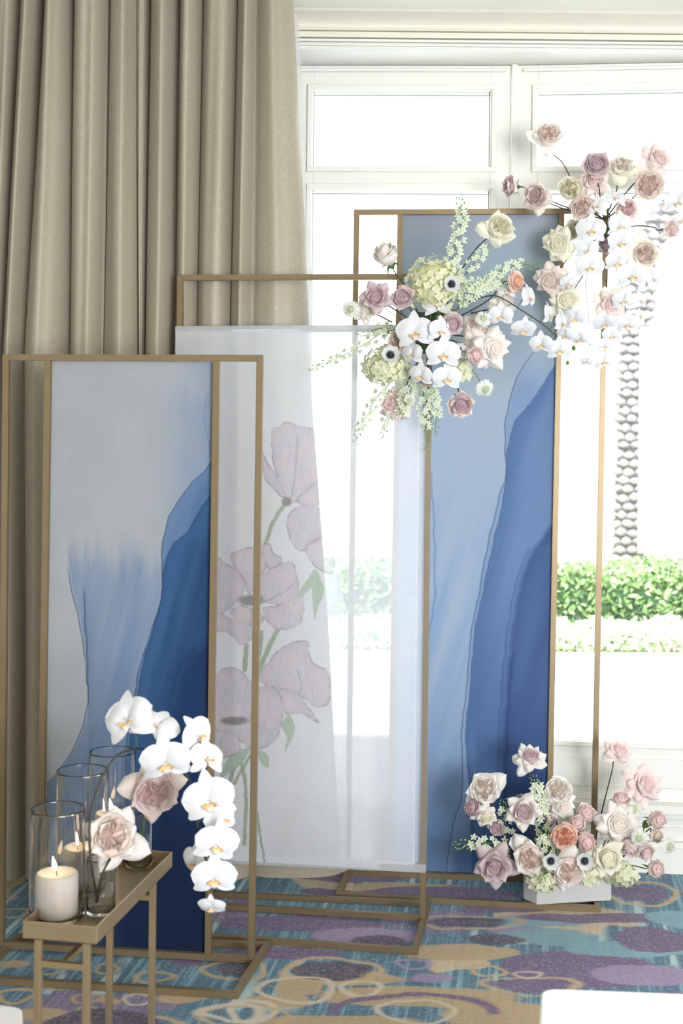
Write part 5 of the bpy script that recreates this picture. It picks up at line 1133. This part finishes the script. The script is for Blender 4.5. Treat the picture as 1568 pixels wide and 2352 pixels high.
for lb, pth_, n, wdt, sz, bf in (
 ('green tipped larkspur reaching left from the planter over the blue print', [(1175, 1950, 4.28), (1130, 1938, 4.22), (1090, 1935, 4.21), (1060, 1938, 4.21), (1041, 1944, 4.21)], 30, 34, 15, .4),
 ('white larkspur standing upright between mauve and blush white roses', [(1250, 1930, 4.32), (1245, 1880, 4.28), (1240, 1840, 4.27), (1232, 1805, 4.27), (1221, 1780, 4.27)], 36, 34, 16, .2),
 ('larkspur sprig with green buds under the large creamy white rose', [(1170, 1920, 4.33), (1158, 1880, 4.29), (1155, 1850, 4.28), (1154, 1834, 4.28)], 16, 26, 14, .4),
 ('green and white larkspur between the anemone and the peach rose', [(1270, 1990, 4.30), (1255, 1950, 4.22), (1246, 1920, 4.20), (1240, 1895, 4.20)], 26, 38, 15, .3),
 ('green larkspur buds hanging beside the left rim anemone', [(1260, 1985, 4.26), (1250, 2000, 4.14), (1246, 2016, 4.12), (1240, 2024, 4.12)], 16, 28, 14, .9)):
    larkspur(lb, pth_, GC, n, wdt, sz, bf)
# ------------------------------------------------------------------ flowers on the tray table
rose(262, 1924, 3.06, 92, 'blush', 'gardenx', (.0, .55), 'blush cream rose nearest the camera, in the near bud vase on the gold tray', 'roses on the tray table', [(238, 2000, 3.0), (222, 2072, float(vA.y))], col2='white', rad=.003, stem_mat=STEM_D)
rose(355, 1817, 3.22, 90, 'pink', 'gardenx', (.25, -.15), 'blush rose with deeper pink heart in the far bud vase, behind the orchid arch', 'roses on the tray table', [(330, 1890, 3.28), (318, 1960, float(vB.y))], col2='blush', rad=.003, stem_mat=STEM_G)
orchid_spray('arching white orchid branch over the gold tray, falling in front of the darkest print', [(222, 2060, float(vA.y)), (207, 1960, 3.02), (208, 1870, 3.04), (228, 1800, 3.05), (262, 1742, 3.06), (300, 1722, 3.06), (345, 1722, 3.06), (400, 1745, 3.06), (438, 1800, 3.05), (452, 1880, 3.04), (460, 1950, 3.04), (464, 2010, 3.04), (478, 2070, 3.04)],
  [(294, 1652, 3.02, 136, (-.45, .35), .45), (358, 1668, 3.07, 118, (.3, 1.3), -.5), (381, 1748, 3.0, 128, (.1, -.25), .2), (452, 1690, 3.07, 104, (1.3, .4), .3), (476, 1740, 3.04, 98, (.8, .6), -.2), (480, 1836, 2.99, 132, (.05, .0), .25), (508, 1880, 3.05, 96, (.9, .2), .2), (498, 1938, 2.99, 112, (.3, -.1), -.15), (448, 1980, 3.06, 92, (-1.2, -.1)), (492, 2014, 2.99, 112, (.1, -.1)), (486, 2082, 3.0, 70, (-.1, -.7))], None, .0030, STEM_D)
print('objects', len(bpy.data.objects), 'tris', sum(len(m.loops)-2*len(m.polygons) for m in bpy.data.meshes))
